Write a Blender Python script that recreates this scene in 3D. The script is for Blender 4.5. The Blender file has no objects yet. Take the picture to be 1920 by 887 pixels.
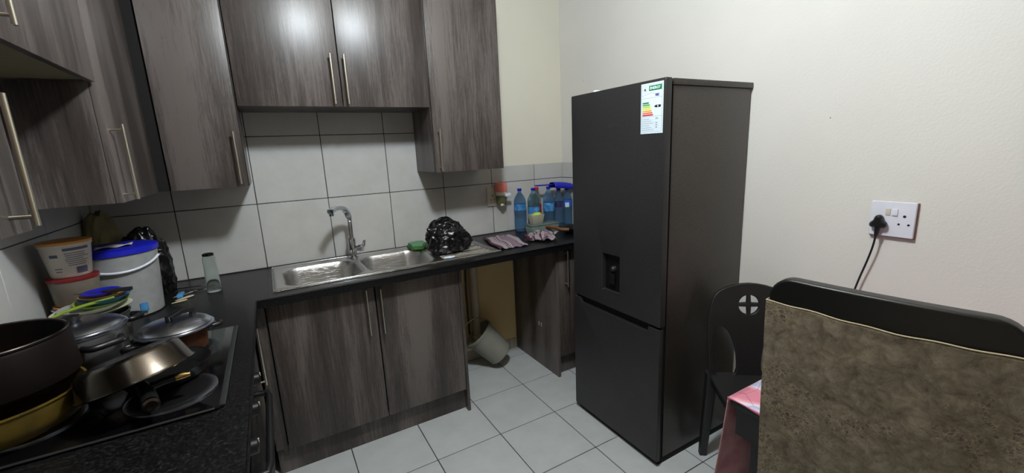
import bpy, bmesh, math, random
from mathutils import Vector, Matrix, noise
R = random.Random(7)
sc = bpy.context.scene
COL = sc.collection

# ------------------------------------------------------------------ camera
cam_d = bpy.data.cameras.new('camera')
cam = bpy.data.objects.new('camera', cam_d); COL.objects.link(cam)
yaw, pitch, roll, fpx = 0.5146, -0.2033, -0.0464, 792.33
fw = Vector((math.sin(yaw)*math.cos(pitch), math.cos(yaw)*math.cos(pitch), math.sin(pitch)))
rt = Vector((math.cos(yaw), -math.sin(yaw), 0)); up = rt.cross(fw)
r2 = rt*math.cos(roll)+up*math.sin(roll); u2 = up*math.cos(roll)-rt*math.sin(roll)
cm = Matrix((( r2.x, u2.x, -fw.x, 0.7126), (r2.y, u2.y, -fw.y, -2.5974), (r2.z, u2.z, -fw.z, 1.471), (0, 0, 0, 1)))
cam.matrix_world = cm
cam_d.sensor_fit = 'HORIZONTAL'; cam_d.sensor_width = 36.0; cam_d.lens = fpx*36/1920
cam_d.clip_start = 0.02
sc.camera = cam

# ------------------------------------------------------------------ world, light, exposure
w = bpy.data.worlds.new('world'); sc.world = w; w.use_nodes = True
w.node_tree.nodes['Background'].inputs[0].default_value = (0.5, 0.55, 0.6, 1)
w.node_tree.nodes['Background'].inputs[1].default_value = 0.02
LAMP = Vector((1.21, -1.72, 2.50))
ld = bpy.data.lights.new('lamp_light', 'POINT'); ld.energy = 90; ld.color = (0.84, 0.93, 1.0); ld.shadow_soft_size = 0.085
lo = bpy.data.objects.new('lamp_light', ld); lo.location = LAMP; COL.objects.link(lo)
sc.view_settings.view_transform = 'Standard'; sc.view_settings.look = 'None'
sc.view_settings.exposure = 0.0; sc.view_settings.gamma = 1.0; sc.view_settings.use_curve_mapping = False

# ------------------------------------------------------------------ materials
def lin(c):
    return tuple(((x/255)/12.92 if x/255 <= 0.04045 else ((x/255+0.055)/1.055)**2.4) for x in c)
def base(name):
    m = bpy.data.materials.new(name); m.use_nodes = True
    nt = m.node_tree; return m, nt, nt.nodes['Principled BSDF']
def N(nt, t, **k):
    n = nt.nodes.new(t)
    for a, v in k.items():
        if a in n.inputs: n.inputs[a].default_value = v
        else: setattr(n, a, v)
    return n
def ramp(nt, fac, stops):
    r = nt.nodes.new('ShaderNodeValToRGB'); nt.links.new(fac, r.inputs[0])
    while len(r.color_ramp.elements) < len(stops): r.color_ramp.elements.new(0.5)
    for e, (p, c) in zip(r.color_ramp.elements, stops):
        e.position = p; e.color = (*c, 1)
    return r.outputs[0]
def coords(nt, scale, rnd=True, kind='Object'):
    tc = nt.nodes.new('ShaderNodeTexCoord'); out = tc.outputs[kind]
    if rnd:
        oi = nt.nodes.new('ShaderNodeObjectInfo'); mu = N(nt, 'ShaderNodeMath', operation='MULTIPLY'); mu.inputs[1].default_value = 37.0
        nt.links.new(oi.outputs['Random'], mu.inputs[0])
        ad = N(nt, 'ShaderNodeVectorMath', operation='ADD'); nt.links.new(out, ad.inputs[0]); nt.links.new(mu.outputs[0], ad.inputs[1]); out = ad.outputs[0]
    mp = nt.nodes.new('ShaderNodeMapping'); mp.inputs['Scale'].default_value = scale
    nt.links.new(out, mp.inputs['Vector']); return mp.outputs[0]
def bump(nt, bs, h, strength, dist=0.002):
    b = N(nt, 'ShaderNodeBump'); b.inputs['Strength'].default_value = strength; b.inputs['Distance'].default_value = dist
    nt.links.new(h, b.inputs['Height']); nt.links.new(b.outputs[0], bs.inputs['Normal'])
def plain(name, c, rough=0.5, metal=0.0, var=0.06, nscale=30, bmp=0.0, bscale=200, **k):
    """solid colour broken by faint procedural mottling"""
    m, nt, bs = base(name); c = lin(c)
    n = N(nt, 'ShaderNodeTexNoise', Scale=nscale, Detail=4.0); nt.links.new(coords(nt, (1, 1, 1)), n.inputs['Vector'])
    nt.links.new(ramp(nt, n.outputs[0], [(0.3, tuple(x*(1-var) for x in c)), (0.7, tuple(min(1, x*(1+var)) for x in c))]), bs.inputs['Base Color'])
    bs.inputs['Roughness'].default_value = rough; bs.inputs['Metallic'].default_value = metal
    for a, v in k.items(): bs.inputs[a.replace('_', ' ')].default_value = v
    if bmp:
        n2 = N(nt, 'ShaderNodeTexNoise', Scale=bscale, Detail=3.0); nt.links.new(coords(nt, (1, 1, 1)), n2.inputs['Vector']); bump(nt, bs, n2.outputs[0], bmp)
    return m
def wood(name, dark, mid, light, rough=0.5):
    m, nt, bs = base(name)
    v = coords(nt, (1, 1, 1))
    def mp(s):
        q = nt.nodes.new('ShaderNodeMapping'); q.inputs['Scale'].default_value = s; nt.links.new(v, q.inputs[0]); return q.outputs[0]
    big = N(nt, 'ShaderNodeTexNoise', Scale=1.0, Detail=3.0, Distortion=0.5); nt.links.new(mp((8, 8, 0.6)), big.inputs['Vector'])
    fine = N(nt, 'ShaderNodeTexNoise', Scale=1.0, Detail=5.0, Roughness=0.65); nt.links.new(mp((170, 170, 7)), fine.inputs['Vector'])
    whorl = N(nt, 'ShaderNodeTexNoise', Scale=1.0, Detail=2.0, Distortion=1.6); nt.links.new(mp((22, 22, 4)), whorl.inputs['Vector'])
    wv = N(nt, 'ShaderNodeMath', operation='MULTIPLY'); wv.inputs[1].default_value = 9.0; nt.links.new(whorl.outputs[0], wv.inputs[0])
    fr = N(nt, 'ShaderNodeMath', operation='PINGPONG'); fr.inputs[1].default_value = 0.5; nt.links.new(wv.outputs[0], fr.inputs[0])
    a = N(nt, 'ShaderNodeMath', operation='MULTIPLY_ADD'); a.inputs[1].default_value = 0.55; nt.links.new(fine.outputs[0], a.inputs[0])
    b = N(nt, 'ShaderNodeMath', operation='MULTIPLY'); b.inputs[1].default_value = 0.95; nt.links.new(big.outputs[0], b.inputs[0])
    nt.links.new(b.outputs[0], a.inputs[2])
    c = N(nt, 'ShaderNodeMath', operation='MULTIPLY_ADD'); c.inputs[1].default_value = 0.09; nt.links.new(fr.outputs[0], c.inputs[0]); nt.links.new(a.outputs[0], c.inputs[2])
    nt.links.new(ramp(nt, c.outputs[0], [(0.57, dark), (0.735, mid), (0.90, light)]), bs.inputs['Base Color'])
    bs.inputs['Roughness'].default_value = rough
    bump(nt, bs, fine.outputs[0], 0.15, 0.001)
    return m
M = {}
M['wood'] = wood('grey_brown_oak_laminate', (0.030, 0.0235, 0.0215), (0.058, 0.047, 0.043), (0.128, 0.108, 0.101), 0.34)
M['wood_edge'] = plain('dark_board_edge', (48, 42, 40), 0.6)
M['carcass'] = plain('cabinet_carcass_board', (118, 108, 84), 0.7)
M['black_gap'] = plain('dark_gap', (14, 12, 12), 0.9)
def walltex(name, c, bs_scale=130):
    m, nt, bs = base(name)
    n = N(nt, 'ShaderNodeTexNoise', Scale=2.0, Detail=5.0); nt.links.new(coords(nt, (1, 1, 1), False), n.inputs['Vector'])
    c = lin(c)
    nt.links.new(ramp(nt, n.outputs[0], [(0.3, tuple(x*.965 for x in c)), (0.7, tuple(x*1.03 for x in c))]), bs.inputs['Base Color'])
    bs.inputs['Roughness'].default_value = 0.75
    n2 = N(nt, 'ShaderNodeTexNoise', Scale=bs_scale, Detail=3.0); nt.links.new(coords(nt, (1, 1, 1), False), n2.inputs['Vector']); bump(nt, bs, n2.outputs[0], 0.35, 0.002)
    return m
M['wall'] = walltex('cream_paint', (221, 219, 214)); M['ceil'] = walltex('tan_bounce_ceiling', (206, 190, 164)); M['wall_warm'] = walltex('warm_bounce_cream', (206, 190, 162))  # ceiling and wall_warm, out of view, tinted to warm the bounced light
M['plaster'] = walltex('ochre_plaster', (216, 190, 140))
M['wall_yellow'] = walltex('yellowish_cream_paint', (223, 219, 204))
def tilemat(name, c, rough=0.38):
    m, nt, bs = base(name); c = lin(c)
    n = N(nt, 'ShaderNodeTexNoise', Scale=9.0, Detail=6.0, Roughness=0.6); nt.links.new(coords(nt, (1, 1, 1)), n.inputs['Vector'])
    nt.links.new(ramp(nt, n.outputs[0], [(0.3, tuple(x*.93 for x in c)), (0.7, tuple(x*1.05 for x in c))]), bs.inputs['Base Color'])
    bs.inputs['Roughness'].default_value = rough
    n2 = N(nt, 'ShaderNodeTexNoise', Scale=260.0, Detail=2.0); nt.links.new(coords(nt, (1, 1, 1)), n2.inputs['Vector']); bump(nt, bs, n2.outputs[0], 0.12, 0.001)
    return m
M['walltile'] = tilemat('wall_tile_glaze', (192, 192, 190)); M['floortile'] = tilemat('floor_tile_glaze', (196, 201, 204), 0.4)
M['skirt'] = tilemat('skirting_tile_glaze', (175, 168, 150))
M['grout'] = plain('dark_grout', (62, 60, 60), 0.9)
def granite():
    m, nt, bs = base('black_speckled_granite')
    v = N(nt, 'ShaderNodeTexVoronoi', Scale=260.0); nt.links.new(coords(nt, (1, 1, 1), False), v.inputs['Vector'])
    n = N(nt, 'ShaderNodeTexNoise', Scale=150.0, Detail=6.0, Roughness=0.7); nt.links.new(coords(nt, (1, 1, 1), False), n.inputs['Vector'])
    nt.links.new(ramp(nt, n.outputs[0], [(0.42, (0.003, 0.003, 0.003)), (0.56, (0.008, 0.008, 0.009)), (0.72, (0.05, 0.05, 0.05))]), bs.inputs['Base Color'])
    bs.inputs['Roughness'].default_value = 0.3; bs.inputs['Specular IOR Level'].default_value = 0.2; return m
M['granite'] = granite()
def brushed(name, c, rough, axis=(1, 60, 60), bs_=0.05):
    m, nt, bs = base(name)
    n = N(nt, 'ShaderNodeTexNoise', Scale=12.0, Detail=3.0); nt.links.new(coords(nt, axis), n.inputs['Vector'])
    c = lin(c); nt.links.new(ramp(nt, n.outputs[0], [(0.3, tuple(x*.9 for x in c)), (0.7, c)]), bs.inputs['Base Color'])
    bs.inputs['Metallic'].default_value = 1; bs.inputs['Roughness'].default_value = rough; bump(nt, bs, n.outputs[0], bs_, 0.001); return m
M['steel'] = brushed('brushed_sink_steel', (202, 200, 198), 0.24, (1, 60, 60), 0.7)
M['handle'] = brushed('satin_nickel', (214, 206, 190), 0.28, (60, 60, 2))
M['chrome'] = plain('chrome', (205, 207, 212), 0.1, 1.0)
M['alu'] = brushed('pot_aluminium', (196, 202, 214), 0.27, (20, 20, 20))
M['pansteel'] = brushed('dull_pan_steel', (104, 98, 92), 0.22, (30, 30, 4))
def stained(name, a, b, metal, rough, nscale=5):
    m, nt, bs = base(name)
    n = N(nt, 'ShaderNodeTexNoise', Scale=nscale, Detail=5.0); nt.links.new(coords(nt, (1, 1, 1)), n.inputs['Vector'])
    nt.links.new(ramp(nt, n.outputs[0], [(0.4, lin(a)), (0.62, lin(b))]), bs.inputs['Base Color'])
    bs.inputs['Metallic'].default_value = metal; bs.inputs['Roughness'].default_value = rough; return m
M['gold'] = stained('burnt_gold_pot', (128, 106, 42), (40, 26, 14), 0.4, 0.5, 6)
M['copper'] = stained('burnt_copper_pot', (88, 50, 24), (30, 18, 12), 0.5, 0.45, 9)
M['brownpot'] = stained('dark_brown_enamel', (22, 13, 10), (13, 8, 7), 0.0, 0.55)
M['brownpot'].node_tree.nodes['Principled BSDF'].inputs['Specular IOR Level'].default_value = 0.12
M['grimy'] = stained('grimy_aluminium', (128, 130, 132), (70, 66, 58), 0.7, 0.45, 8)
M['blackplastic'] = plain('black_plastic', (20, 20, 22), 0.38)
M['chairblack'] = plain('satin_black_chair', (7, 7, 8), 0.4, bmp=0.08, bscale=300)
M['chairgrey'] = plain('black_chair_plastic', (25, 25, 26), 0.5)
M['nonstick'] = plain('black_nonstick', (15, 14, 15), 0.4)
M['brass'] = plain('brass', (196, 164, 104), 0.3, 1.0)
M['hobglass'] = plain('black_hob_glass', (9, 9, 11), 0.12)
M['hobrim'] = plain('hob_rim', (88, 90, 92), 0.35, 0.8)
def fridgemat(name, c, rough):
    m, nt, bs = base(name); c = lin(c)
    n = N(nt, 'ShaderNodeTexNoise', Scale=420.0, Detail=2.0); nt.links.new(coords(nt, (1, 1, 1), False), n.inputs['Vector'])
    nt.links.new(ramp(nt, n.outputs[0], [(0.35, tuple(x*.7 for x in c)), (0.65, tuple(x*1.3 for x in c))]), bs.inputs['Base Color'])
    bs.inputs['Roughness'].default_value = rough; bs.inputs['Metallic'].default_value = 0.35
    bump(nt, bs, n.outputs[0], 0.25, 0.001); return m
M['fridge'] = fridgemat('charcoal_fridge_front', (52, 51, 52), 0.45); M['fridge_side'] = fridgemat('charcoal_fridge_side', (62, 58, 54), 0.3)
M['white'] = plain('white_plastic', (226, 228, 240), 0.35, var=0.02)
M['offwhite'] = plain('offwhite_plastic', (205, 198, 184), 0.4, var=0.03)
M['blackhole'] = plain('socket_hole_black', (10, 10, 10), 0.8)
M['clay'] = plain('putty_behind_socket', (150, 116, 100), 0.9)
def clear(name, c, rough=0.08, alpha_mix=0.25, ior=1.2):
    """thin translucent plastic: tinted transmission with a little diffuse body"""
    m, nt, bs = base(name)
    n = N(nt, 'ShaderNodeTexNoise', Scale=18.0, Detail=2.0); nt.links.new(coords(nt, (1, 1, 1)), n.inputs['Vector'])
    c = lin(c); nt.links.new(ramp(nt, n.outputs[0], [(0.3, tuple(x*.9 for x in c)), (0.7, c)]), bs.inputs['Base Color'])
    bs.inputs['Roughness'].default_value = rough; bs.inputs['Transmission Weight'].default_value = 1-alpha_mix; bs.inputs['IOR'].default_value = ior
    return m
M['bluebottle'] = clear('blue_clear_bottle', (165, 206, 242), 0.06, 0.10, 1.06)
M['tealbottle'] = clear('teal_clear_bottle', (165, 202, 216), 0.06, 0.10, 1.06)
M['clearbottle'] = clear('clear_bottle', (222, 226, 224), 0.08, 0.12, 1.08)
M['cleartub'] = clear('clear_box_plastic', (150, 168, 162), 0.2, 0.5, 1.15)
M['frost'] = clear('frosted_tub_plastic', (190, 186, 170), 0.4, 0.6, 1.15)
M['glass'] = clear('drinking_glass', (240, 246, 243), 0.03, 0.02, 1.2)
M['bucketplastic'] = clear('cloudy_bucket_plastic', (172, 172, 160), 0.5, 0.65, 1.15)
M['bluecap'] = plain('blue_cap', (22, 32, 165), 0.35); M['redcap'] = plain('red_cap', (205, 40, 34), 0.35)
M['bluelabel'] = stained('blue_bottle_label', (50, 115, 180), (90, 160, 215), 0, 0.4, 40); M['redlabel'] = plain('red_label', (190, 30, 32), 0.4)
M['darklabel'] = plain('dark_violet_label', (52, 46, 88), 0.4); M['blueplastic'] = plain('deep_blue_plastic', (22, 30, 178), 0.35)
M['brightblue'] = plain('bright_blue_label', (40, 90, 200), 0.4)
M['bag'] = plain('black_bin_bag', (9, 9, 10), 0.3, bmp=0.2, bscale=50)
M['green'] = plain('green_scourer', (58, 104, 42), 0.8, var=0.25, nscale=60, bmp=0.6); M['greenlight'] = plain('pale_green_sponge_top', (96, 140, 104), 0.8, var=0.15, bmp=0.5)
M['lime'] = plain('lime_green_food', (178, 205, 90), 0.6, var=0.2, nscale=60); M['orangefood'] = plain('orange_brown_food', (176, 110, 76), 0.7, var=0.3, nscale=60)
M['woodhandle'] = plain('brown_wood_handle', (112, 74, 42), 0.45, var=0.25, nscale=20)
M['spoonwood'] = plain('pale_wood', (196, 182, 152), 0.6, var=0.12)
M['pink'] = plain('pink_gel', (226, 128, 118), 0.4, var=0.1); M['olive'] = clear('olive_clear_plastic', (150, 148, 110), 0.2, 0.4, 1.15)
M['pipe'] = plain('grubby_pvc', (186, 174, 150), 0.5, var=0.12, nscale=12)
M['beigebag'] = plain('beige_paper_bag', (128, 118, 84), 0.8, var=0.2, nscale=12)
M['orange'] = plain('orange_plastic', (206, 140, 60), 0.4); M['yellow'] = plain('yellow_plastic', (200, 190, 70), 0.4)
M['plateblue'] = plain('blue_bowl_plastic', (40, 90, 160), 0.35); M['limegreen'] = plain('lime_plastic', (128, 150, 52), 0.4)
M['cream_enamel'] = plain('cream_enamel', (196, 196, 172), 0.3); M['mustard'] = plain('mustard_plastic', (176, 136, 62), 0.4)
M['grey_plastic'] = plain('cloudy_grey_plastic', (148, 150, 150), 0.45, var=0.1); M['greytub'] = plain('brownish_clear_tub', (118, 108, 96), 0.4, var=0.12)
M['greyprint'] = plain('grey_printed_ink', (92, 90, 112), 0.6); M['redlid'] = plain('dark_red_lid', (128, 28, 30), 0.4)
M['stickerwhite'] = plain('sticker_paper', (222, 236, 248), 0.4, var=0.01)
for nm, c in dict(e1=(0, 120, 70), e2=(80, 165, 60), e3=(175, 205, 80), e4=(235, 228, 40), e5=(222, 172, 50), e6=(226, 110, 60), e7=(205, 36, 48)).items():
    M[nm] = plain('energy_bar_'+{'e1': 'dark_green', 'e2': 'green', 'e3': 'lime', 'e4': 'yellow', 'e5': 'amber', 'e6': 'orange', 'e7': 'red'}[nm], c, 0.45, var=0.01)
M['inkblack'] = plain('black_ink', (22, 24, 34), 0.5); M['inkgrey'] = plain('pale_grey_ink', (150, 160, 172), 0.5); M['inkblue'] = plain('blue_ink', (40, 40, 150), 0.5)
M['inkgreen'] = plain('fine_green_ink', (90, 150, 130), 0.5)
def stripes():
    m, nt, bs = base('striped_dishcloth_weave')
    tc = nt.nodes.new('ShaderNodeTexCoord'); s = nt.nodes.new('ShaderNodeSeparateXYZ'); nt.links.new(tc.outputs['UV'], s.inputs[0])
    n = N(nt, 'ShaderNodeTexNoise', Scale=40.0, Detail=2.0); nt.links.new(tc.outputs['UV'], n.inputs['Vector'])
    a = N(nt, 'ShaderNodeMath', operation='MULTIPLY_ADD'); a.inputs[1].default_value = 0.03; nt.links.new(n.outputs[0], a.inputs[0]); nt.links.new(s.outputs[0], a.inputs[2])
    W, P = lin((158, 146, 152)), lin((72, 38, 56)); L2 = lin((132, 110, 128))
    st = [(0, P), (0.115, P), (0.125, W), (0.29, W), (0.30, P), (0.325, W), (0.40, W), (0.41, P), (0.44, W), (0.53, L2), (0.54, P), (0.56, W), (0.60, P), (0.61, L2), (0.76, W), (0.77, P), (0.80, W), (0.975, W), (0.985, P)]
    st = [(p, c) for p, c in st]
    r = nt.nodes.new('ShaderNodeValToRGB'); r.color_ramp.interpolation = 'CONSTANT'; nt.links.new(a.outputs[0], r.inputs[0])
    while len(r.color_ramp.elements) < len(st): r.color_ramp.elements.new(0.5)
    for e, (p, c) in zip(r.color_ramp.elements, st): e.position = p+0.015 if p else 0; e.color = (*c, 1)
    nt.links.new(r.outputs[0], bs.inputs['Base Color']); bs.inputs['Roughness'].default_value = 0.95; return m
M['stripes'] = stripes()
def sheetmat():
    m, nt, bs = base('brown_marbled_cloth')
    v = coords(nt, (1, 1, 1), False)
    n1 = N(nt, 'ShaderNodeTexNoise', Scale=4.2, Detail=4.0, Distortion=0.6); nt.links.new(v, n1.inputs['Vector'])
    n2 = N(nt, 'ShaderNodeTexNoise', Scale=26.0, Detail=8.0, Roughness=0.75, Distortion=0.5); nt.links.new(v, n2.inputs['Vector'])
    n4 = N(nt, 'ShaderNodeTexNoise', Scale=90.0, Detail=4.0, Roughness=0.7); nt.links.new(v, n4.inputs['Vector'])
    ad = N(nt, 'ShaderNodeVectorMath', operation='MULTIPLY_ADD'); ad.inputs[1].default_value = (0.05, 0.05, 0.05)
    nt.links.new(n2.outputs['Color'], ad.inputs[0]); nt.links.new(v, ad.inputs[2])
    vo = N(nt, 'ShaderNodeTexVoronoi', Scale=95.0, feature='DISTANCE_TO_EDGE'); nt.links.new(ad.outputs[0], vo.inputs['Vector'])
    vb = N(nt, 'ShaderNodeTexVoronoi', Scale=24.0, feature='DISTANCE_TO_EDGE'); nt.links.new(ad.outputs[0], vb.inputs['Vector'])
    basec = ramp(nt, n2.outputs[0], [(0.32, lin((66, 55, 40))), (0.47, lin((98, 88, 72))), (0.64, lin((122, 113, 97)))])
    sm = N(nt, 'ShaderNodeMath', operation='MULTIPLY_ADD'); sm.inputs[1].default_value = 0.35; nt.links.new(n4.outputs[0], sm.inputs[0]); nt.links.new(n1.outputs[0], sm.inputs[2])
    mask = ramp(nt, sm.outputs[0], [(0.72, (0, 0, 0)), (0.80, (0.95, 0.95, 0.95))])
    veins = ramp(nt, vo.outputs[0], [(0.0, lin((140, 128, 102))), (0.10, lin((92, 80, 64))), (0.35, lin((56, 48, 44)))])
    mx = N(nt, 'ShaderNodeMix', data_type='RGBA'); nt.links.new(mask, mx.inputs[0]); nt.links.new(basec, mx.inputs[6]); nt.links.new(veins, mx.inputs[7])
    cell = ramp(nt, vb.outputs[0], [(0.0, (0.72, 0.68, 0.60)), (0.16, (1, 1, 1))])
    mx2 = N(nt, 'ShaderNodeMix', data_type='RGBA', blend_type='MULTIPLY'); mx2.inputs[0].default_value = 0.85
    nt.links.new(mx.outputs[2], mx2.inputs[6]); nt.links.new(cell, mx2.inputs[7])
    nt.links.new(mx2.outputs[2], bs.inputs['Base Color']); bs.inputs['Roughness'].default_value = 0.9
    bs.inputs['Sheen Weight'].default_value = 0.15
    n3 = N(nt, 'ShaderNodeTexNoise', Scale=500.0, Detail=1.0); nt.links.new(v, n3.inputs['Vector']); bump(nt, bs, n3.outputs[0], 0.3, 0.001)
    return m
M['sheet'] = sheetmat(); M['hem'] = plain('pale_hem_thread', (178, 166, 138), 0.9)
def pinkcloth():
    m, nt, bs = base('pink_patterned_tablecloth')
    v = coords(nt, (1, 1, 1), False)
    n = N(nt, 'ShaderNodeTexNoise', Scale=6.0, Detail=2.0); nt.links.new(v, n.inputs['Vector'])
    wv = N(nt, 'ShaderNodeTexWave', Scale=3.2, Distortion=5.0, Detail=1.0); wv.bands_direction = 'DIAGONAL'; nt.links.new(v, wv.inputs['Vector'])
    vo = N(nt, 'ShaderNodeTexVoronoi', Scale=11.0, feature='DISTANCE_TO_EDGE'); nt.links.new(v, vo.inputs['Vector'])
    c1 = ramp(nt, wv.outputs['Fac'], [(0.3, lin((214, 130, 150))), (0.55, lin((232, 168, 184))), (0.72, lin((226, 220, 240))), (0.9, lin((196, 190, 222)))])
    ln = ramp(nt, vo.outputs[0], [(0.0, lin((80, 78, 120))), (0.018, (1, 1, 1))])
    mx = N(nt, 'ShaderNodeMix', data_type='RGBA', blend_type='MULTIPLY'); mx.inputs[0].default_value = 0.55
    nt.links.new(c1, mx.inputs[6]); nt.links.new(ln, mx.inputs[7]); nt.links.new(mx.outputs[2], bs.inputs['Base Color'])
    bs.inputs['Roughness'].default_value = 0.45; return m
M['pinkcloth'] = pinkcloth()
M['pinkdrop'] = stained('muted_pink_cloth', (222, 172, 182), (200, 140, 152), 0, 0.6, 14)
M['pinktrim'] = plain('pink_cloth_edge', (214, 120, 138), 0.6)
M['lampwhite'] = plain('lamp_holder_white', (225, 225, 222), 0.5)

# ------------------------------------------------------------------ object helpers
def wloc(o):
    v = Vector((0, 0, 0))
    while o is not None: v = v+o.location; o = o.parent
    return v
def tag(o, label=None, cat=None, group=None, kind=None):
    for k, v in (('label', label), ('category', cat), ('group', group), ('kind', kind)):
        if v: o[k] = v
    return o
def thing(name, loc, label, cat, rz=0.0, group=None, kind=None):
    o = bpy.data.objects.new(name, None); o.location = loc; o.rotation_euler = (0, 0, rz); COL.objects.link(o)
    o.empty_display_size = 0.05
    return tag(o, label, cat, group, kind)
class MB:
    def __init__(s): s.v = []; s.f = []; s.uv = None
    def box(s, x0, y0, z0, x1, y1, z1):
        b = len(s.v)
        s.v += [Vector(p) for p in ((x0, y0, z0), (x1, y0, z0), (x1, y1, z0), (x0, y1, z0), (x0, y0, z1), (x1, y0, z1), (x1, y1, z1), (x0, y1, z1))]
        s.f += [[b+i for i in q] for q in ((0, 3, 2, 1), (4, 5, 6, 7), (0, 1, 5, 4), (1, 2, 6, 5), (2, 3, 7, 6), (3, 0, 4, 7))]
        return s
    def lathe(s, c, prof, axis=(0, 0, 1), n=32, cap0=True, cap1=True, sq=1.0):
        """profile = [(radius, distance along axis)]"""
        c = Vector(c); a = Vector(axis).normalized(); t = Vector((1, 0, 0)) if abs(a.x) < 0.9 else Vector((0, 1, 0))
        e1 = (t-a*t.dot(a)).normalized(); e2 = a.cross(e1); b = len(s.v)
        for r, h in prof:
            for i in range(n):
                q = 2*math.pi*i/n; s.v.append(c+a*h+e1*(r*math.cos(q))+e2*(r*sq*math.sin(q)))
        for k in range(len(prof)-1):
            for i in range(n):
                j = (i+1) % n; s.f.append([b+k*n+i, b+k*n+j, b+(k+1)*n+j, b+(k+1)*n+i])
        if cap0: s.f.append([b+i for i in reversed(range(n))])
        if cap1: s.f.append([b+(len(prof)-1)*n+i for i in range(n)])
        return s
    def tube(s, path, r, n=10, sec=None, upv=(0, 0, 1), closed=False):
        """sweep a round (or given) section along path; r number or list"""
        P = [Vector(p) for p in path]; b = len(s.v); K = len(P)
        for k, p in enumerate(P):
            if closed: d = (P[(k+1) % K]-P[k-1])
            else: d = (P[min(k+1, K-1)]-P[max(k-1, 0)])
            d.normalize(); u = Vector(upv)
            if abs(d.dot(u)) > 0.95: u = Vector((1, 0, 0)) if abs(d.x) < 0.9 else Vector((0, 1, 0))
            e1 = d.cross(u).normalized(); e2 = e1.cross(d).normalized()
            rr = r[k] if isinstance(r, (list, tuple)) else r
            S = sec or [(math.cos(2*math.pi*i/n), math.sin(2*math.pi*i/n)) for i in range(n)]
            for a, c in S: s.v.append(p+e1*(a*rr)+e2*(c*rr))
        m = len(sec) if sec else n
        for k in range(K if closed else K-1):
            k2 = (k+1) % K
            for i in range(m):
                j = (i+1) % m; s.f.append([b+k*m+i, b+k*m+j, b+k2*m+j, b+k2*m+i])
        if not closed:
            s.f.append([b+i for i in reversed(range(m))]); s.f.append([b+(K-1)*m+i for i in range(m)])
        return s
    def grid(s, fn, nu, nv, uv=False):
        b = len(s.v)
        if uv: s.uv = {}
        for j in range(nv+1):
            for i in range(nu+1):
                s.v.append(Vector(fn(i/nu, j/nv)))
                if uv: s.uv[len(s.v)-1] = (i/nu, j/nv)
        for j in range(nv):
            for i in range(nu):
                q = b+j*(nu+1)+i; s.f.append([q, q+1, q+nu+2, q+nu+1])
        return s
    def prism(s, pts, z0, z1):
        b = len(s.v); n = len(pts)
        for z in (z0, z1): s.v += [Vector((x, y, z)) for x, y in pts]
        s.f += [[b+i for i in reversed(range(n))], [b+n+i for i in range(n)]]
        s.f += [[b+i, b+(i+1) % n, b+n+(i+1) % n, b+n+i] for i in range(n)]
        return s
    def build(s, name, mat, parent=None, local=False, bev=0.0, seg=2, smooth=None, solid=0.0, label=None):
        V = s.v
        if not local:
            if parent is not None: o0 = wloc(parent)
            else:
                xs = [v.x for v in V]; ys = [v.y for v in V]
                o0 = Vector(((min(xs)+max(xs))/2, (min(ys)+max(ys))/2, min(v.z for v in V)))
            V = [v-o0 for v in V]
        me = bpy.data.meshes.new(name); me.from_pydata([tuple(v) for v in V], [], s.f)
        if s.uv is not None:
            ul = me.uv_layers.new(name='UVMap')
            for lp in me.loops: ul.data[lp.index].uv = s.uv.get(lp.vertex_index, (0, 0))
        bm = bmesh.new(); bm.from_mesh(me)
        bmesh.ops.recalc_face_normals(bm, faces=bm.faces)
        if bev: bmesh.ops.bevel(bm, geom=list(bm.edges), offset=bev, segments=seg, affect='EDGES', profile=0.6, clamp_overlap=True)
        bm.to_mesh(me); bm.free()
        sm = smooth if smooth is not None else True
        for p in me.polygons: p.use_smooth = sm
        if sm: me.set_sharp_from_angle(angle=math.radians(38))
        me.materials.append(M[mat]); o = bpy.data.objects.new(name, me); COL.objects.link(o)
        if parent is not None: o.parent = parent
        elif not local: o.location = o0
        if solid:
            md = o.modifiers.new('thickness', 'SOLIDIFY'); md.thickness = solid; md.offset = 0
        if label: o['label'] = label
        return o
def box(name, mat, parent, x0, y0, z0, x1, y1, z1, bev=0.0, **k):
    return MB().box(x0, y0, z0, x1, y1, z1).build(name, mat, parent, bev=bev, **k)
def dup(o, parent=None, loc=None):
    c = o.copy(); COL.objects.link(c)
    if parent is not None: c.parent = parent
    if loc is not None: c.location = loc
    return c
def curve_mesh(splines, depth, bevel=0.0, res=3):
    """filled 2-D outlines (later ones cut holes) -> mesh in the XY plane, thickness along Z"""
    cu = bpy.data.curves.new('outline', 'CURVE'); cu.dimensions = '2D'; cu.fill_mode = 'BOTH'; cu.extrude = max(depth/2-bevel, 0); cu.bevel_depth = bevel; cu.bevel_resolution = res
    if bevel: cu.offset = -bevel
    for pts in splines:
        sp = cu.splines.new('POLY'); sp.points.add(len(pts)-1); sp.use_cyclic_u = True
        for p, (x, y) in zip(sp.points, pts): p.co = (x, y, 0, 1)
    o = bpy.data.objects.new('outline', cu); COL.objects.link(o)
    dg = bpy.context.evaluated_depsgraph_get(); dg.update()
    me = bpy.data.meshes.new_from_object(o.evaluated_get(dg)); bpy.data.objects.remove(o); bpy.data.curves.remove(cu)
    return me
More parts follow.
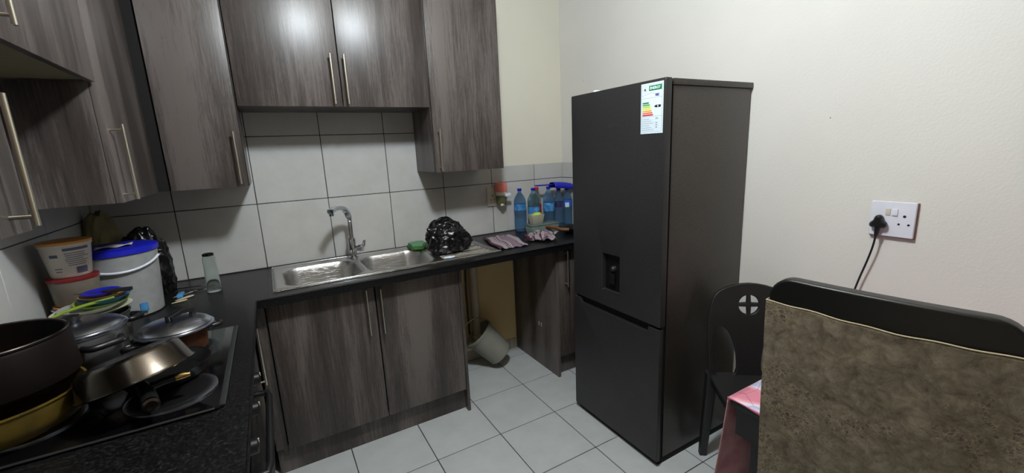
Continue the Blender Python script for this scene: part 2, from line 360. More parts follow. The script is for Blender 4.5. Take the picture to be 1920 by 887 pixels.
def text_obj(name, body, mat, parent, origin, ex, ey, size, depth=0.0002, bold=0.0, align='LEFT'):
    cu = bpy.data.curves.new('lettering', 'FONT'); cu.body = body; cu.size = size; cu.extrude = depth; cu.offset = bold; cu.align_x = align; cu.resolution_u = 3
    o = bpy.data.objects.new('lettering', cu); COL.objects.link(o)
    dg = bpy.context.evaluated_depsgraph_get(); dg.update()
    me = bpy.data.meshes.new_from_object(o.evaluated_get(dg)); bpy.data.objects.remove(o); bpy.data.curves.remove(cu)
    ex = Vector(ex).normalized(); ey = Vector(ey).normalized(); ez = ex.cross(ey); og = Vector(origin)-wloc(parent)
    for v in me.vertices: v.co = og+ex*v.co.x+ey*v.co.y+ez*v.co.z
    me.materials.clear(); me.materials.append(M[mat]); t = bpy.data.objects.new(name, me); COL.objects.link(t); t.parent = parent
    return t
def rrect(x0, y0, x1, y1, r, n=8):
    out = []
    for cx, cy, a0 in ((x1-r, y1-r, 0), (x0+r, y1-r, 90), (x0+r, y0+r, 180), (x1-r, y0+r, 270)):
        for i in range(n+1):
            a = math.radians(a0+90*i/n); out.append((cx+r*math.cos(a), cy+r*math.sin(a)))
    return out

# ------------------------------------------------------------------ room shell
W = 2.639; ZC = 2.62; YF = -6.0
def struct(name, mat, label, cat, *b):
    o = box(name, mat, None, *b); return tag(o, label, cat, kind='structure')
PL = 0.007            # plaster lies this far behind the tile faces
wb = struct('wall_back', 'wall_yellow', 'cream painted wall behind the sink run, tiled above the worktop', 'wall', 0, PL, 0, W+PL, 0.12, ZC)
wl = struct('wall_left', 'wall_warm', 'left wall behind the hob, tiled above the worktop', 'wall', -0.12, YF, 0, -PL, 0.12, ZC)
wr = struct('wall_right', 'wall', 'bare cream wall behind the fridge and chairs', 'wall', W+PL, YF, 0, W+0.12, 0.12, ZC)
wf = struct('wall_front', 'wall_warm', 'cream wall behind the photographer', 'wall', 0, YF-0.12, 0, W+PL, YF, ZC)
ce = struct('ceiling', 'ceil', 'tan ceiling above the kitchen', 'ceiling', -0.12, YF-0.12, ZC, W+0.12, 0.12, ZC+0.1)
fl = struct('floor', 'grout', 'pale grey square floor tiles with dark grout', 'floor', -PL, YF, -0.1, W+PL, PL, -0.002)
# floor tiles
S = 0.3495; G = 0.0022
fx, fy = 1.2436, -0.8205
protos = {}
def tile(parent, key, mk, loc):
    if key not in protos:
        o = mk(); protos[key] = o; o.parent = parent; o.location = Vector(loc)-wloc(parent); return o
    return dup(protos[key], parent, Vector(loc)-wloc(parent))
def tilemesh(dx, dy, dz, mat):
    return lambda: MB().box(0, 0, 0, dx, dy, dz).build('tile', mat, None, local=True, bev=0.0012, seg=1)
i0 = math.ceil((0-fx)/S)-1
for i in range(i0, 5):
    xa, xb = max(fx+i*S+G, 0.001), min(fx+(i+1)*S-G, W-0.001)
    if xb-xa < 0.02: continue
    for j in range(-15, 3):
        ya, yb = max(fy+j*S+G, YF+0.001), min(fy+(j+1)*S-G, 0.002)
        if yb-ya < 0.02: continue
        tile(fl, ('f', round(xb-xa, 4), round(yb-ya, 4)), tilemesh(xb-xa, yb-ya, 0.008, 'floortile'), (xa, ya, -0.008))
# wall tiles
TX, TW = 0.6476, 0.3485; rows = [(0.9018, 1.2486), (1.2486, 1.5954), (1.5954, 1.722)]
g = 0.0019; ZT = 1.3582
def wtile_back(xa, xb, za, zb):
    tile(wb, ('b', round(xb-xa, 4), round(zb-za, 4)), tilemesh(xb-xa, PL-0.001, zb-za, 'walltile'), (xa, 0, za))
grb = MB().box(0.0, 0.0022, 0.9, W, PL+0.001, ZT).box(0.34, 0.0022, ZT, 1.956, PL+0.001, 1.722); grb.build('grout', 'grout', wb, bev=0)
for i in range(-2, 6):
    xa, xb = max(TX+i*TW+g, 0.001), min(TX+(i+1)*TW-g, W-0.001)
    if xb-xa < 0.01: continue
    for za, zb in rows:
        zt = zb
        if za > 1.2 and (xa > 1.95 or xb < 0.35) and za < 1.3: zt = ZT+g
        elif za > 1.5 and (xa > 1.6 or xb < 0.6): continue
        if za > 1.2 and za < 1.3 and xa < 1.956 < xb:   # this tile is partly under the cabinet: cut at the row top like the others
            zt = ZT+g
        wtile_back(xa, xb, za+g, zt-g)
grl = MB().box(-PL-0.001, -2.6, 0.9, -0.0022, 0.0, ZT).box(-PL-0.001, -1.467, ZT, -0.0022, -0.867, 1.722); grl.build('grout', 'grout', wl, bev=0)
k = 0
for i in range(0, 8):
    yb_, ya_ = -0.1165-i*TW+TW-g, -0.1165-(i+1)*TW+TW+g
    yb_ = min(yb_, -0.001); ya_ = max(ya_, -2.6)
    if yb_-ya_ < 0.02: continue
    for za, zb in rows:
        zt = zb
        if 1.2 < za < 1.3 and not (yb_ > -1.467 and ya_ < -0.867): zt = ZT+g
        if za > 1.5 and not (yb_ > -1.467 and ya_ < -0.867): continue
        tile(wl, ('l', round(yb_-ya_, 4), round(zt-za, 4)), tilemesh(PL-0.001, yb_-ya_, zt-za-2*g, 'walltile'), (-PL+0.001, ya_, za+g))
box('grout', 'grout', wr, W+0.0022, -0.66, 0.9, W+PL+0.001, 0.0, ZT)
for ya, yb in ((-0.35, -0.001), (-0.66, -0.35)):
    for za, zb in ((0.9018, 1.2486), (1.2486, ZT+g)):
        tile(wr, ('r', round(yb-ya, 4), round(zb-za, 4)), tilemesh(PL-0.001, yb-ya-2*g, zb-za-2*g, 'walltile'), (W, ya+g, za+g))
box('lower_plaster', 'plaster', wb, 1.552, 0.003, 0.078, 2.179, PL+0.001, 0.861)  # stretch of back wall below the worktop, yellower than the rest
# skirting tiles at the back of the gap
bb = thing('baseboard_back', (1.87, PL, 0), 'low row of beige skirting tiles under the worktop gap', 'skirting', kind='structure')
for xa, xb in ((1.56, 1.765), (1.769, 2.115), (2.119, 2.176)):
    MB().box(xa, -0.001, 0.001, xb, PL, 0.078).build('tile', 'skirt', bb, bev=0.0012, seg=1)
# small chips in the right wall paint
for y_, z_ in ((-1.742, 1.535), (-2.3, 1.45), (-0.25, 1.9)):
    c_ = MB().lathe((W+PL+0.0005, y_, z_), [(0.0035, 0), (0.002, 0.0009)], (-1, 0, 0), 7).build('paint_chip', 'clay', wr)
# ceiling lamp
lp = thing('ceiling_lamp', (LAMP.x, LAMP.y, ZC), 'white lamp holder on the ceiling over the middle of the room', 'lamp')
MB().lathe((LAMP.x, LAMP.y, ZC), [(0.06, 0), (0.06, -0.012), (0.03, -0.022), (0.022, -0.03)], n=24).build('ceiling_rose', 'lampwhite', lp)

# ------------------------------------------------------------------ cabinets
def handle(parent, x, y, z0, z1, nx, ny, d=0.032, r=0.0048):
    """vertical bar handle; (x,y) on the door face, (nx,ny) outward"""
    hx, hy = x+nx*d, y+ny*d
    m = MB().lathe((hx, hy, z0), [(r*.7, 0), (r, 0.001), (r, z1-z0-0.001), (r*.7, z1-z0)], n=14)
    m.build('handle', 'handle', parent)
    for z in (z0+0.018, z1-0.018):
        MB().lathe((x, y, z), [(0.0038, 0), (0.0038, d)], (nx, ny, 0), 10).build('handle_post', 'handle', parent)
def carc(parent, x0, x1, y0, y1, z0, z1, under='wood'):
    t = 0.016
    box('side_panel', 'wood', parent, x0, y0, z0, x0+t, y1, z1, 0.0006, seg=1)
    box('side_panel', 'wood', parent, x1-t, y0, z0, x1, y1, z1, 0.0006, seg=1)
    box('bottom_panel', under, parent, x0+t, y0, z0, x1-t, y1, z0+t)
    box('back_panel', 'carcass', parent, x0+t, y1-0.006, z0+t, x1-t, y1, z1-t)
    box('top_panel', 'wood', parent, x0+t, y0, z1-t, x1-t, y1, z1)
UT = 2.36; T = 0.018
# left upper (back wall)
c = thing('wall_cabinet', (0.49, -0.17, 1.363), 'wood grain wall cabinet on back wall left of the sink, handle at its right edge', 'cabinet')
box('side_panel', 'wood', c, 0.624, -0.319, 1.365, 0.640, -0.002, UT, 0.0006, seg=1)
box('side_panel', 'wood', c, 0.352, -0.319, 1.365, 0.368, -0.002, UT, 0.0006, seg=1)
box('bottom_panel', 'carcass', c, 0.368, -0.319, 1.365, 0.624, -0.002, 1.381)
box('top_panel', 'wood', c, 0.368, -0.319, UT-T, 0.624, -0.002, UT)
box('gap_shade_panel', 'black_gap', c, 0.3515, -0.3192, 1.366, 0.638, -0.312, UT-0.02)  # added black sheet behind the door; puts the shade of the gaps in colour
d = box('door', 'wood', c, 0.3575, -0.338, 1.363, 0.6355, -0.3195, UT, 0.0012)
handle(d, 0.611, -0.338, 1.376, 1.602, 0, -1)
# centre pair
c = thing('wall_cabinet', (1.083, -0.16, 1.7128), 'short double-door wall cabinet above the sink', 'cabinet')
box('side_panel', 'wood', c, 0.6425, -0.3055, 1.7145, 0.658, -0.002, UT)
box('side_panel', 'wood', c, 1.509, -0.3055, 1.7145, 1.5245, -0.002, UT)
box('bottom_panel', 'wood', c, 0.658, -0.3055, 1.7145, 1.509, -0.002, 1.7305)
box('top_panel', 'wood', c, 0.658, -0.3055, UT-T, 1.509, -0.002, UT)
box('door_back_shadow_panel', 'black_gap', c, 0.66, -0.3057, 1.735, 1.508, -0.300, UT-0.02).name = 'gap_shade_panel'
d = box('door', 'wood', c, 0.6455, -0.3244, 1.7128, 1.0830, -0.3064, UT, 0.0012); handle(d, 1.047, -0.3244, 1.722, 1.95, 0, -1)
d = box('door', 'wood', c, 1.0877, -0.3244, 1.7128, 1.5232, -0.3064, UT, 0.0012); handle(d, 1.108, -0.3244, 1.722, 1.95, 0, -1)
# right upper
c = thing('wall_cabinet', (1.74, -0.17, 1.363), 'tall single-door wall cabinet right of the sink, above the socket', 'cabinet')
carc(c, 1.5265, 1.956, -0.3185, -0.002, 1.3645, UT)
d = box('door', 'wood', c, 1.5295, -0.3378, 1.363, 1.9555, -0.3198, UT, 0.0012); handle(d, 1.555, -0.3378, 1.37, 1.597, 0, -1)
# left wall run: corner cabinet (door faces the room, +x)
XD = 0.318
c = thing('wall_cabinet', (0.16, -0.6, 1.363), 'corner wall cabinet on the left wall beside the cooker hood space', 'cabinet')
box('side_panel', 'wood', c, 0.002, -0.867, 1.363, 0.2995, -0.851, UT, 0.0006, seg=1)
box('bottom_panel', 'wood', c, 0.002, -0.851, 1.365, 0.2995, -0.004, 1.381)
box('top_panel', 'wood', c, 0.002, -0.851, UT-T, 0.2995, -0.004, UT)
box('corner_shade_panel', 'black_gap', c, 0.3, -0.330, 1.364, 0.350, -0.0035, UT)  # filler between the cabinets coloured black as the shade in the corner seam
box('gap_shade_panel', 'black_gap', c, 0.292, -0.866, 1.364, 0.2998, -0.338, UT-0.02)
d = box('door', 'wood', c, 0.3, -0.862, 1.363, XD, -0.343, UT, 0.0012); handle(d, XD, -0.842, 1.37, 1.602, 1, 0)
# short cabinet over the hob
c = thing('wall_cabinet', (0.16, -1.16, 1.718), 'short wall cabinet over the hob with yellowish underside', 'cabinet')
box('side_panel', 'wood', c, 0.002, -1.4645, 1.72, 0.2995, -1.449, UT); box('side_panel', 'wood', c, 0.002, -0.885, 1.72, 0.2995, -0.8695, UT)
box('bottom_panel', 'carcass', c, 0.002, -1.449, 1.722, 0.2995, -0.885, 1.738); box('top_panel', 'wood', c, 0.002, -1.449, UT-T, 0.2995, -0.885, UT)
d = box('door', 'wood', c, 0.3, -1.463, 1.718, XD, -0.8715, UT, 0.0012); handle(d, XD, -1.415, 1.736, 1.96, 1, 0)
# near cabinet
c = thing('wall_cabinet', (0.16, -1.77, 1.363), 'nearest left wall cabinet, cut by the left edge, with long bar handle', 'cabinet')
box('side_panel', 'wood', c, 0.002, -1.4835, 1.363, 0.2995, -1.4675, UT); box('side_panel', 'wood', c, 0.002, -2.07, 1.363, 0.2995, -2.054, UT)
box('bottom_panel', 'carcass', c, 0.002, -2.054, 1.365, 0.2995, -1.4835, 1.381); box('top_panel', 'wood', c, 0.002, -2.054, UT-T, 0.2995, -1.4835, UT)
d = box('door', 'wood', c, 0.3, -2.07, 1.363, XD, -1.4675, UT, 0.0012); handle(d, XD, -1.537, 1.376, 1.602, 1, 0)

# base units
YB = -0.538; ZK = 0.139; ZD = 0.862
c = thing('base_cabinet', (1.08, -0.27, 0), 'double-door base cabinet under the sink', 'cabinet')
box('side_panel', 'wood', c, 1.5335, -0.5405, 0.0, 1.5505, -0.002, 0.855, 0.0008, seg=1)
box('side_panel', 'wood', c, 0.605, -0.519, 0.10, 0.6215, -0.002, 0.855)
box('bottom_panel', 'wood', c, 0.6215, -0.519, 0.139, 1.5335, -0.012, 0.155)
box('back_panel', 'carcass', c, 0.6215, -0.012, 0.10, 1.5335, -0.004, 0.855)
box('plinth', 'wood', c, 0.575, -0.4972, 0.0, 1.5333, -0.481, 0.1375)
box('gap_shade_panel', 'black_gap', c, 0.623, -0.5188, 0.157, 1.532, -0.505, 0.85)
d = box('door', 'wood', c, 0.6275, YB, ZK, 1.0880, YB+T, ZD, 0.0012); handle(d, 1.046, YB, 0.612, 0.845, 0, -1)
d = box('door', 'wood', c, 1.0945, YB, ZK, 1.5315, YB+T, ZD, 0.0012); handle(d, 1.113, YB, 0.605, 0.838, 0, -1)
box('filler_strip', 'wood', c, 0.574, -0.519, ZK, 0.6045, -0.505, ZD)
# left run base cabinet + filler
XL = 0.565
c = thing('base_cabinet', (0.3, -0.72, 0), 'narrow base cabinet in the left corner beside the built-in oven', 'cabinet')
box('side_panel', 'wood', c, 0.03, -0.885, 0.0, 0.5455, -0.87, 0.855)
box('side_panel', 'wood', c, 0.03, -0.06, 0.1, 0.5455, -0.045, 0.855)
box('bottom_panel', 'wood', c, 0.03, -0.87, 0.139, 0.5455, -0.06, 0.155)
box('plinth', 'wood', c, 0.50, -0.87, 0, 0.516, -0.482, 0.1375)
d = box('door', 'wood', c, 0.547, -0.883, ZK, XL, -0.5455, ZD, 0.0012); handle(d, XL, -0.742, 0.585, 0.828, 1, 0, d=0.03)
# oven under the hob
ov = thing('oven', (0.3, -1.18, 0), 'built-in oven under the hob with black knobs and bar handle, front seen edge-on', 'oven')
box('body', 'nonstick', ov, 0.05, -1.484, 0.12, 0.5455, -0.888, 0.853)
box('control_panel', 'pansteel', ov, 0.5455, -1.484, 0.715, 0.568, -0.888, 0.853, 0.002)
dd = box('oven_door', 'hobglass', ov, 0.5455, -1.484, 0.14, 0.572, -0.888, 0.708, 0.003)
m = MB().tube([(0.572, -0.95, 0.66), (0.605, -0.955, 0.66), (0.612, -0.99, 0.66), (0.612, -1.38, 0.66), (0.605, -1.415, 0.66), (0.572, -1.42, 0.66)], 0.011, 12); m.build('oven_handle', 'blackplastic', dd)
for y in (-1.05, -1.25, -1.44):
    kb = MB().lathe((0.568, y, 0.765), [(0.014, 0), (0.014, 0.006), (0.021, 0.008), (0.019, 0.03), (0.012, 0.033)], (1, 0, 0), 20).build('knob', 'nonstick', ov)
    MB().box(0.5995, y-0.002, 0.772, 0.6025, y+0.002, 0.783).build('knob_mark', 'offwhite', kb)
c = thing('base_cabinet', (0.3, -1.8, 0), 'base cabinet beyond the oven toward the photographer, below the frame', 'cabinet')
box('carcass', 'wood', c, 0.03, -2.08, 0.0, 0.545, -1.4875, 0.855); box('door', 'wood', c, 0.547, -2.08, ZK, XL, -1.489, ZD, 0.0012)
# right base cabinet
XP = 2.1797
c = thing('base_cabinet', (2.4, -0.27, 0), 'dark base cabinet half hidden behind the fridge, below the bottles', 'cabinet')
box('side_panel', 'wood', c, XP, -0.5405, 0.0, XP+0.017, -0.0025, 0.855, 0.0008, seg=1)
box('side_panel', 'wood', c, 2.616, -0.519, 0.0, 2.632, -0.0025, 0.855)
box('bottom_panel', 'wood', c, XP+0.017, -0.519, 0.139, 2.616, -0.0025, 0.155)
box('plinth', 'wood', c, XP+0.018, -0.4972, 0, 2.616, -0.481, 0.1375)
box('gap_shade_panel', 'black_gap', c, XP+0.017, -0.5188, 0.157, 2.616, -0.5, 0.85)
d = box('door', 'wood', c, XP+0.0215, YB, ZK, 2.63, YB+T, ZD, 0.0012); handle(d, 2.247, YB, 0.612, 0.845, 0, -1)
for dx in (0.0, 0.028):
    MB().tube([(XP-0.0008, -0.35+dx, 0.317), (XP-0.0008, -0.352+dx, 0.29)], 0.002, 6).build('scuff', 'offwhite', c)

# worktop with cut-out
ct = thing('countertop', (1.3, -0.3, 0.862), 'L-shaped black speckled granite worktop along back and left walls', 'worktop')
zz = (0.8625, 0.9)
m = MB()
HX0, HX1, HY0, HY1 = 0.70, 1.455, -0.50, -0.10
e = 0.0015
for b in ((0.001, -2.1, 0.6, -e), (0.6, -0.6, HX0, -e), (HX1, -0.6, W-e, -e), (HX0, -0.6, HX1, HY0), (HX0, HY1, HX1, -e)):
    m.box(b[0], b[1], zz[0], b[2], b[3], zz[1])
m.build('slab', 'granite', ct)
m = MB().tube([(0.6022, -2.1, 0.897), (0.6022, -0.6022, 0.897), (2.06, -0.6022, 0.897), (W-e, -0.6022, 0.897)], 0.0022, 6); m.build('front_edge', 'granite', ct)
box('seam', 'hobrim', ct, 0.655, -0.598, 0.8998, 0.6565, -0.002, 0.9004)

# ------------------------------------------------------------------ sink
sk = thing('sink', (1.24, -0.29, 0.9), 'stainless steel double-bowl sink with ribbed drainboard on the right', 'sink')
SX0, SX1, SY0, SY1 = 0.665, 1.815, -0.522, -0.045
def sdrr(x, y, x0, y0, x1, y1, r):
    cx, cy = (x0+x1)/2, (y0+y1)/2; qx = abs(x-cx)-(x1-x0)/2+r; qy = abs(y-cy)-(y1-y0)/2+r
    return math.hypot(max(qx, 0), max(qy, 0))+min(max(qx, qy), 0)-r
BL = (0.712, -0.488, 1.066, -0.125); BR = (1.094, -0.488, 1.442, -0.12)
def sst(t): t = max(0, min(1, t)); return t*t*(3-2*t)
def sinkz(x, y):
    z = 0.9075
    edge = min(x-SX0, SX1-x, y-SY0, SY1-y); z -= 0.0065*sst(1-edge/0.012)
    z += 0.0025*math.exp(-((edge-0.016)/0.006)**2)
    for b in (BL, BR):
        s = sdrr(x, y, *b, 0.085)
        z -= 0.004*sst(1-(s+0.0)/0.012) if s > 0 else 0.004
        z -= 0.136*sst(-s/0.034)
        if s < 0:
            cx, cy = (b[0]+b[2])/2, (b[1]+b[3])/2; dd_ = math.hypot(x-cx, y-cy); z -= 0.006*sst(1-dd_/0.15)+0.008*sst(1-(dd_-0.018)/0.02)
    if x > 1.462 and edge > 0.02:
        in_ = sst((x-1.468)/0.02)*sst((1.79-x)/0.03)*sst((y+0.502)/0.01)*sst((-0.085-y)/0.02)
        yy = (y+0.49)/0.036; rib = abs((yy % 1)-0.5)*2
        z += in_*(-0.005+0.006*sst((0.55-rib)/0.3))
    return z
nu, nv = 300, 124
P = [[Vector((SX0+(SX1-SX0)*i/nu, SY0+(SY1-SY0)*j/nv, 0)) for i in range(nu+1)] for j in range(nv+1)]
for rw in P:
    for v in rw: v.z = sinkz(v.x, v.y)
groups = {'rim': [], 'bowl_a': [], 'bowl_b': [], 'drainboard': []}
for j in range(nv):
    for i in range(nu):
        x = SX0+(SX1-SX0)*(i+.5)/nu; y = SY0+(SY1-SY0)*(j+.5)/nv
        if sdrr(x, y, *BL, 0.085) < 0: k = 'bowl_a'
        elif sdrr(x, y, *BR, 0.085) < 0: k = 'bowl_b'
        elif x > 1.462 and SX1-x > 0.02 and y-SY0 > 0.02 and SY1-y > 0.03: k = 'drainboard'
        else: k = 'rim'
        groups[k].append((i, j))
for k, cells in groups.items():
    m = MB(); idx = {}
    for i, j in cells:
        q = []
        for a, b in ((i, j), (i+1, j), (i+1, j+1), (i, j+1)):
            if (a, b) not in idx: idx[(a, b)] = len(m.v); m.v.append(P[b][a].copy())
            q.append(idx[(a, b)])
        m.f.append(q)
    o = m.build(k.split('_')[0], 'steel', sk)
    for p in o.data.polygons: p.use_smooth = True
    if k.startswith('bowl'):
        b = BL if k == 'bowl_a' else BR; cx, cy = (b[0]+b[2])/2, (b[1]+b[3])/2
        MB().lathe((cx, cy, sinkz(cx, cy)+0.0005), [(0.03, 0), (0.03, 0.0015), (0.026, 0.002), (0.02, -0.001), (0.004, -0.001)], n=24).build('waste', 'chrome', o)
MB().tube([(SX0+0.004, SY1-0.004, 0.9062), (SX0+0.004, SY0+0.004, 0.9062), (SX1-0.004, SY0+0.004, 0.9062), (SX1-0.03, SY1-0.004, 0.9062)], 0.0042, 12, closed=True).build('rim_bead', 'chrome', sk)
# tap
tp = thing('tap', (1.079, -0.088, 0.907), 'chrome swan-neck mixer tap behind the sink bowls', 'tap')
bx, by = 1.079, -0.095
MB().lathe((bx, by, 0.907), [(0.027, 0), (0.027, 0.006), (0.0215, 0.012), (0.0215, 0.105), (0.019, 0.112)], n=28).build('body', 'chrome', tp)
sec = rrect(-1, -0.72, 1, 0.72, 0.4, 4)
path = [(bx, by, 1.018), (bx, by, 1.05), (bx+0.001, by-0.002, 1.10), (bx, by-0.008, 1.135), (bx-0.008, by-0.022, 1.165), (bx-0.024, by-0.05, 1.19), (bx-0.05, by-0.085, 1.205), (bx-0.08, by-0.125, 1.208), (0.975, -0.262, 1.203), (0.966, -0.275, 1.201)]
def subdiv(p, n=4):
    P_ = [Vector(q) for q in p]; out = []
    for i in range(len(P_)-1):
        a, b, c_, d_ = P_[max(i-1, 0)], P_[i], P_[i+1], P_[min(i+2, len(P_)-1)]
        for k in range(n):
            t = k/n; out.append(0.5*((2*b)+(c_-a)*t+(2*a-5*b+4*c_-d_)*t*t+(3*b-a-3*c_+d_)*t**3))
    return out+[P_[-1]]
sp = MB().tube(subdiv(path), 0.0155, sec=sec).build('spout', 'chrome', tp)
MB().lathe((0.972, -0.266, 1.196), [(0.012, 0), (0.0125, -0.014), (0.011, -0.019)], n=18).build('nozzle', 'chrome', sp)
dv = Vector((0.8, -0.45, 0.12)).normalized(); c0 = Vector((bx, by, 0.955))
MB().lathe(c0+dv*0.012, [(0.015, 0), (0.015, 0.022), (0.021, 0.026), (0.021, 0.045), (0.016, 0.049)], dv, 22).build('cartridge', 'chrome', tp)
hp = c0+dv*0.05
MB().tube([hp+Vector((-0.004, 0, -0.008)), hp+Vector((0.012, -0.012, 0.012)), hp+Vector((0.018, -0.022, 0.045))], [0.012, 0.012, 0.008], sec=rrect(-1, -0.4, 1, 0.4, 0.3, 3)).build('lever', 'chrome', tp)

# ------------------------------------------------------------------ things on the right of the worktop
def crumple(name, c, r, mat, label, cat, amp=0.25, seed=0, sub=5, flat=True, crease=False, peaks=()):
    bm = bmesh.new(); bmesh.ops.create_icosphere(bm, subdivisions=sub, radius=1.0)
    c = Vector(c); off = Vector((seed*3.1, seed*1.7, seed*0.9))
    for v in bm.verts:
        d_ = v.co.normalized()
        h = 0
        if crease:
            vd_ = noise.voronoi(d_*2.1+off)[0]; h += 1.0*min(0.55, vd_[1]-vd_[0])
            vd_ = noise.voronoi(d_*4.6+off)[0]; h += 0.22*min(0.45, vd_[1]-vd_[0])
        for f, a_ in ((1.5, 1.0), (3.2, 0.42), (7.5, 0.1)):
            h += a_*(0.5-abs(noise.noise(d_*f+off))*1.8)
        q = 1+amp*h
        for pd, pa, pw in peaks:
            pd = Vector(pd).normalized(); q += pa*math.exp(-(1-d_.dot(pd))/pw)
        p = Vector((d_.x*r[0]*q, d_.y*r[1]*q, d_.z*r[2]*q))
        v.co = p
    zmin = -r[2]*0.62
    for v in bm.verts:
        if v.co.z < zmin: v.co.z = zmin+0.002*math.sin(v.co.x*200)
    me = bpy.data.meshes.new(name)
    for v in bm.verts: v.co.z -= zmin
    bm.to_mesh(me); bm.free()
    me.materials.append(M[mat]); o = bpy.data.objects.new(name, me); COL.objects.link(o); o.location = c
    for p in me.polygons: p.use_smooth = True
    me.set_sharp_from_angle(angle=math.radians(50))
    return tag(o, label, cat)
crumple('bin_bag', (1.572, -0.315, 0.912), (0.115, 0.095, 0.100), 'bag', 'crumpled shiny black plastic bag standing on the drainboard', 'bag', 0.17, 4, 6, crease=True,
        peaks=(((-0.95, -0.3, 0.68), 0.26, 0.012), ((-0.3, -0.3, 1), 0.14, 0.2), ((-0.2, 0.2, 1), 0.14, 0.10), ((0.9, -0.2, -0.35), 0.22, 0.12), ((-0.8, -0.5, -0.4), 0.10, 0.2)))
# scourer
sp_ = thing('scourer', (1.45, -0.13, 0.909), 'green scouring sponge on the sink rim beside the black bag', 'sponge')
def pad(z0, z1, mat, nm, s):
    m = MB(); pts = [(1.395, -0.175), (1.46, -0.195), (1.505, -0.15), (1.50, -0.085), (1.455, -0.065), (1.39, -0.09)]
    pts = [(1.448+(x-1.448)*s, -0.13+(y+0.13)*s) for x, y in pts]
    m.prism(pts, z0, z1).build(nm, mat, sp_, bev=0.004)
pad(0.911, 0.928, 'green', 'scouring_layer', 1.0); pad(0.928, 0.944, 'greenlight', 'sponge_layer', 0.88)
crumple('tissue_scrap', (1.508, -0.487, 0.9085), (0.030, 0.014, 0.006), 'stickerwhite', 'small wet white scrap on the front of the drainboard', 'litter', 0.3, 2, 3)
# striped cloth
def cloth_fn(u, v):
    a, b, c_, d_ = Vector((1.878, -0.136, 0)), Vector((2.088, -0.139, 0)), Vector((2.014, -0.495, 0)), Vector((1.824, -0.484, 0))
    p = (a*(1-u)+b*u)*(1-v)+(d_*(1-u)+c_*u)*v
    p.x += 0.006*math.sin(v*9+u*4); p.y += 0.006*math.sin(u*14)*(1 if v > .9 or v < .1 else .2)
    p.z = 0.9045+0.0035*(1+math.sin(u*26+1.3*math.sin(v*4)))*(0.4+0.6*abs(math.sin(v*5+u*3))) + 0.004*noise.noise(Vector((u*5, v*5, 0)))
    p.z = max(p.z, 0.903); return p
o = MB().grid(cloth_fn, 60, 60, uv=True).build('dishcloth', 'stripes', None, solid=0.003); tag(o, 'pink and plum striped dishcloth spread flat on the worktop', 'cloth')
def crum_fn(u, v):
    x = (u-.5)*0.19; y = (v-.5)*0.23; a = -0.5
    q = Vector((u*3.2+5, v*3.2, 1.3)); wx = noise.noise(q*1.3)*0.05; wy = noise.noise(q*1.3+Vector((9, 2, 4)))*0.06
    r = math.hypot((u-.5)*2, (v-.5)*2)
    z = 0.906+max(0, 1-r*0.8)*0.028+0.026*abs(noise.noise(q*2.2))*1.6
    x, y = (x+wx), (y+wy); return (2.185+x*math.cos(a)-y*math.sin(a), -0.365+x*math.sin(a)+y*math.cos(a), max(0.9035, z))
o = MB().grid(crum_fn, 70, 70, uv=True).build('dishcloth', 'stripes', None, solid=0.0025); tag(o, 'crumpled heap of plum striped cloth beside the flat dishcloth', 'cloth')
# bottles
def bottle(x, y, h, r, body, cap, lab, label, labz=(0.42, 0.62), group=None, waist=True, sticker=None):
    t = thing('bottle', (x, y, 0.9015), label, 'bottle', group=group)
    z0 = 0.9015; prof = [(r*.55, 0.004), (r*.8, 0), (r*.97, 0.012), (r, 0.03)]
    n_ = 26
    for i in range(n_):
        f = i/(n_-1); z = 0.035+f*(h*0.66-0.035)
        rr = r*(1-0.035*(0.5+0.5*math.cos(f*34))) if not (labz[0]*h < z < labz[1]*h) else r*0.975
        if waist: rr *= 1-0.07*math.exp(-((f-0.42)/0.08)**2)
        prof.append((rr, z))
    for f, q in ((0.72, .97), (0.77, .86), (0.82, .68), (0.87, .46), (0.905, .30), (0.93, .27), (0.945, .27)): prof.append((r*q, h*f))
    MB().lathe((x, y, z0), prof, n=30).build('body', body, t)
    MB().lathe((x, y, z0), [(0.015, h*.94), (0.0155, h*.945), (0.0155, h*0.995), (0.013, h)], n=20).build('cap', cap, t)
    if lab:
        MB().lathe((x, y, z0), [(r*.985, h*labz[0]), (r*.99, h*labz[0]+0.001), (r*.99, h*labz[1]-0.001), (r*.985, h*labz[1])], n=30, cap0=False, cap1=False).build('label', lab, t)
    if sticker:
        a0 = math.atan2(-2.6-y, 0.71-x)
        m = MB().grid(lambda u, v: (x+(r*1.0+.0005)*math.cos(a0+(u-.5)*.8), y+(r*1.0+.0005)*math.sin(a0+(u-.5)*.8), z0+h*(0.5+0.12*v)), 6, 1)
        m.build('sticker', sticker, t)
    return t
bottle(2.224, -0.058, 0.300, 0.043, 'bluebottle', 'bluecap', 'bluelabel', 'blue-capped water bottle at the left end of the row, nearest the plug socket', (0.50, 0.64))
bottle(2.316, -0.092, 0.298, 0.043, 'tealbottle', 'bluecap', 'bluelabel', 'blue-capped bottle with darker shoulders, second from the left of the row', (0.30, 0.56))
bottle(2.382, -0.035, 0.295, 0.031, 'clearbottle', 'redcap', 'redlabel', 'slim clear bottle with a red cap and red label', (0.36, 0.58), waist=False)
bottle(2.442, -0.098, 0.298, 0.042, 'bluebottle', 'bluecap', 'bluelabel', 'blue-capped blue bottle just right of the red-capped one', (0.42, 0.62))
bottle(2.524, -0.108, 0.278, 0.035, 'bluebottle', 'bluecap', 'darklabel', 'dark-labelled blue bottle under the blue scoop', (0.52, 0.66))
bottle(2.599, -0.108, 0.278, 0.037, 'bluebottle', 'bluecap', 'brightblue', 'rightmost bottle of the row, bright blue label, touching the fridge edge in view', (0.52, 0.68), sticker='stickerwhite')
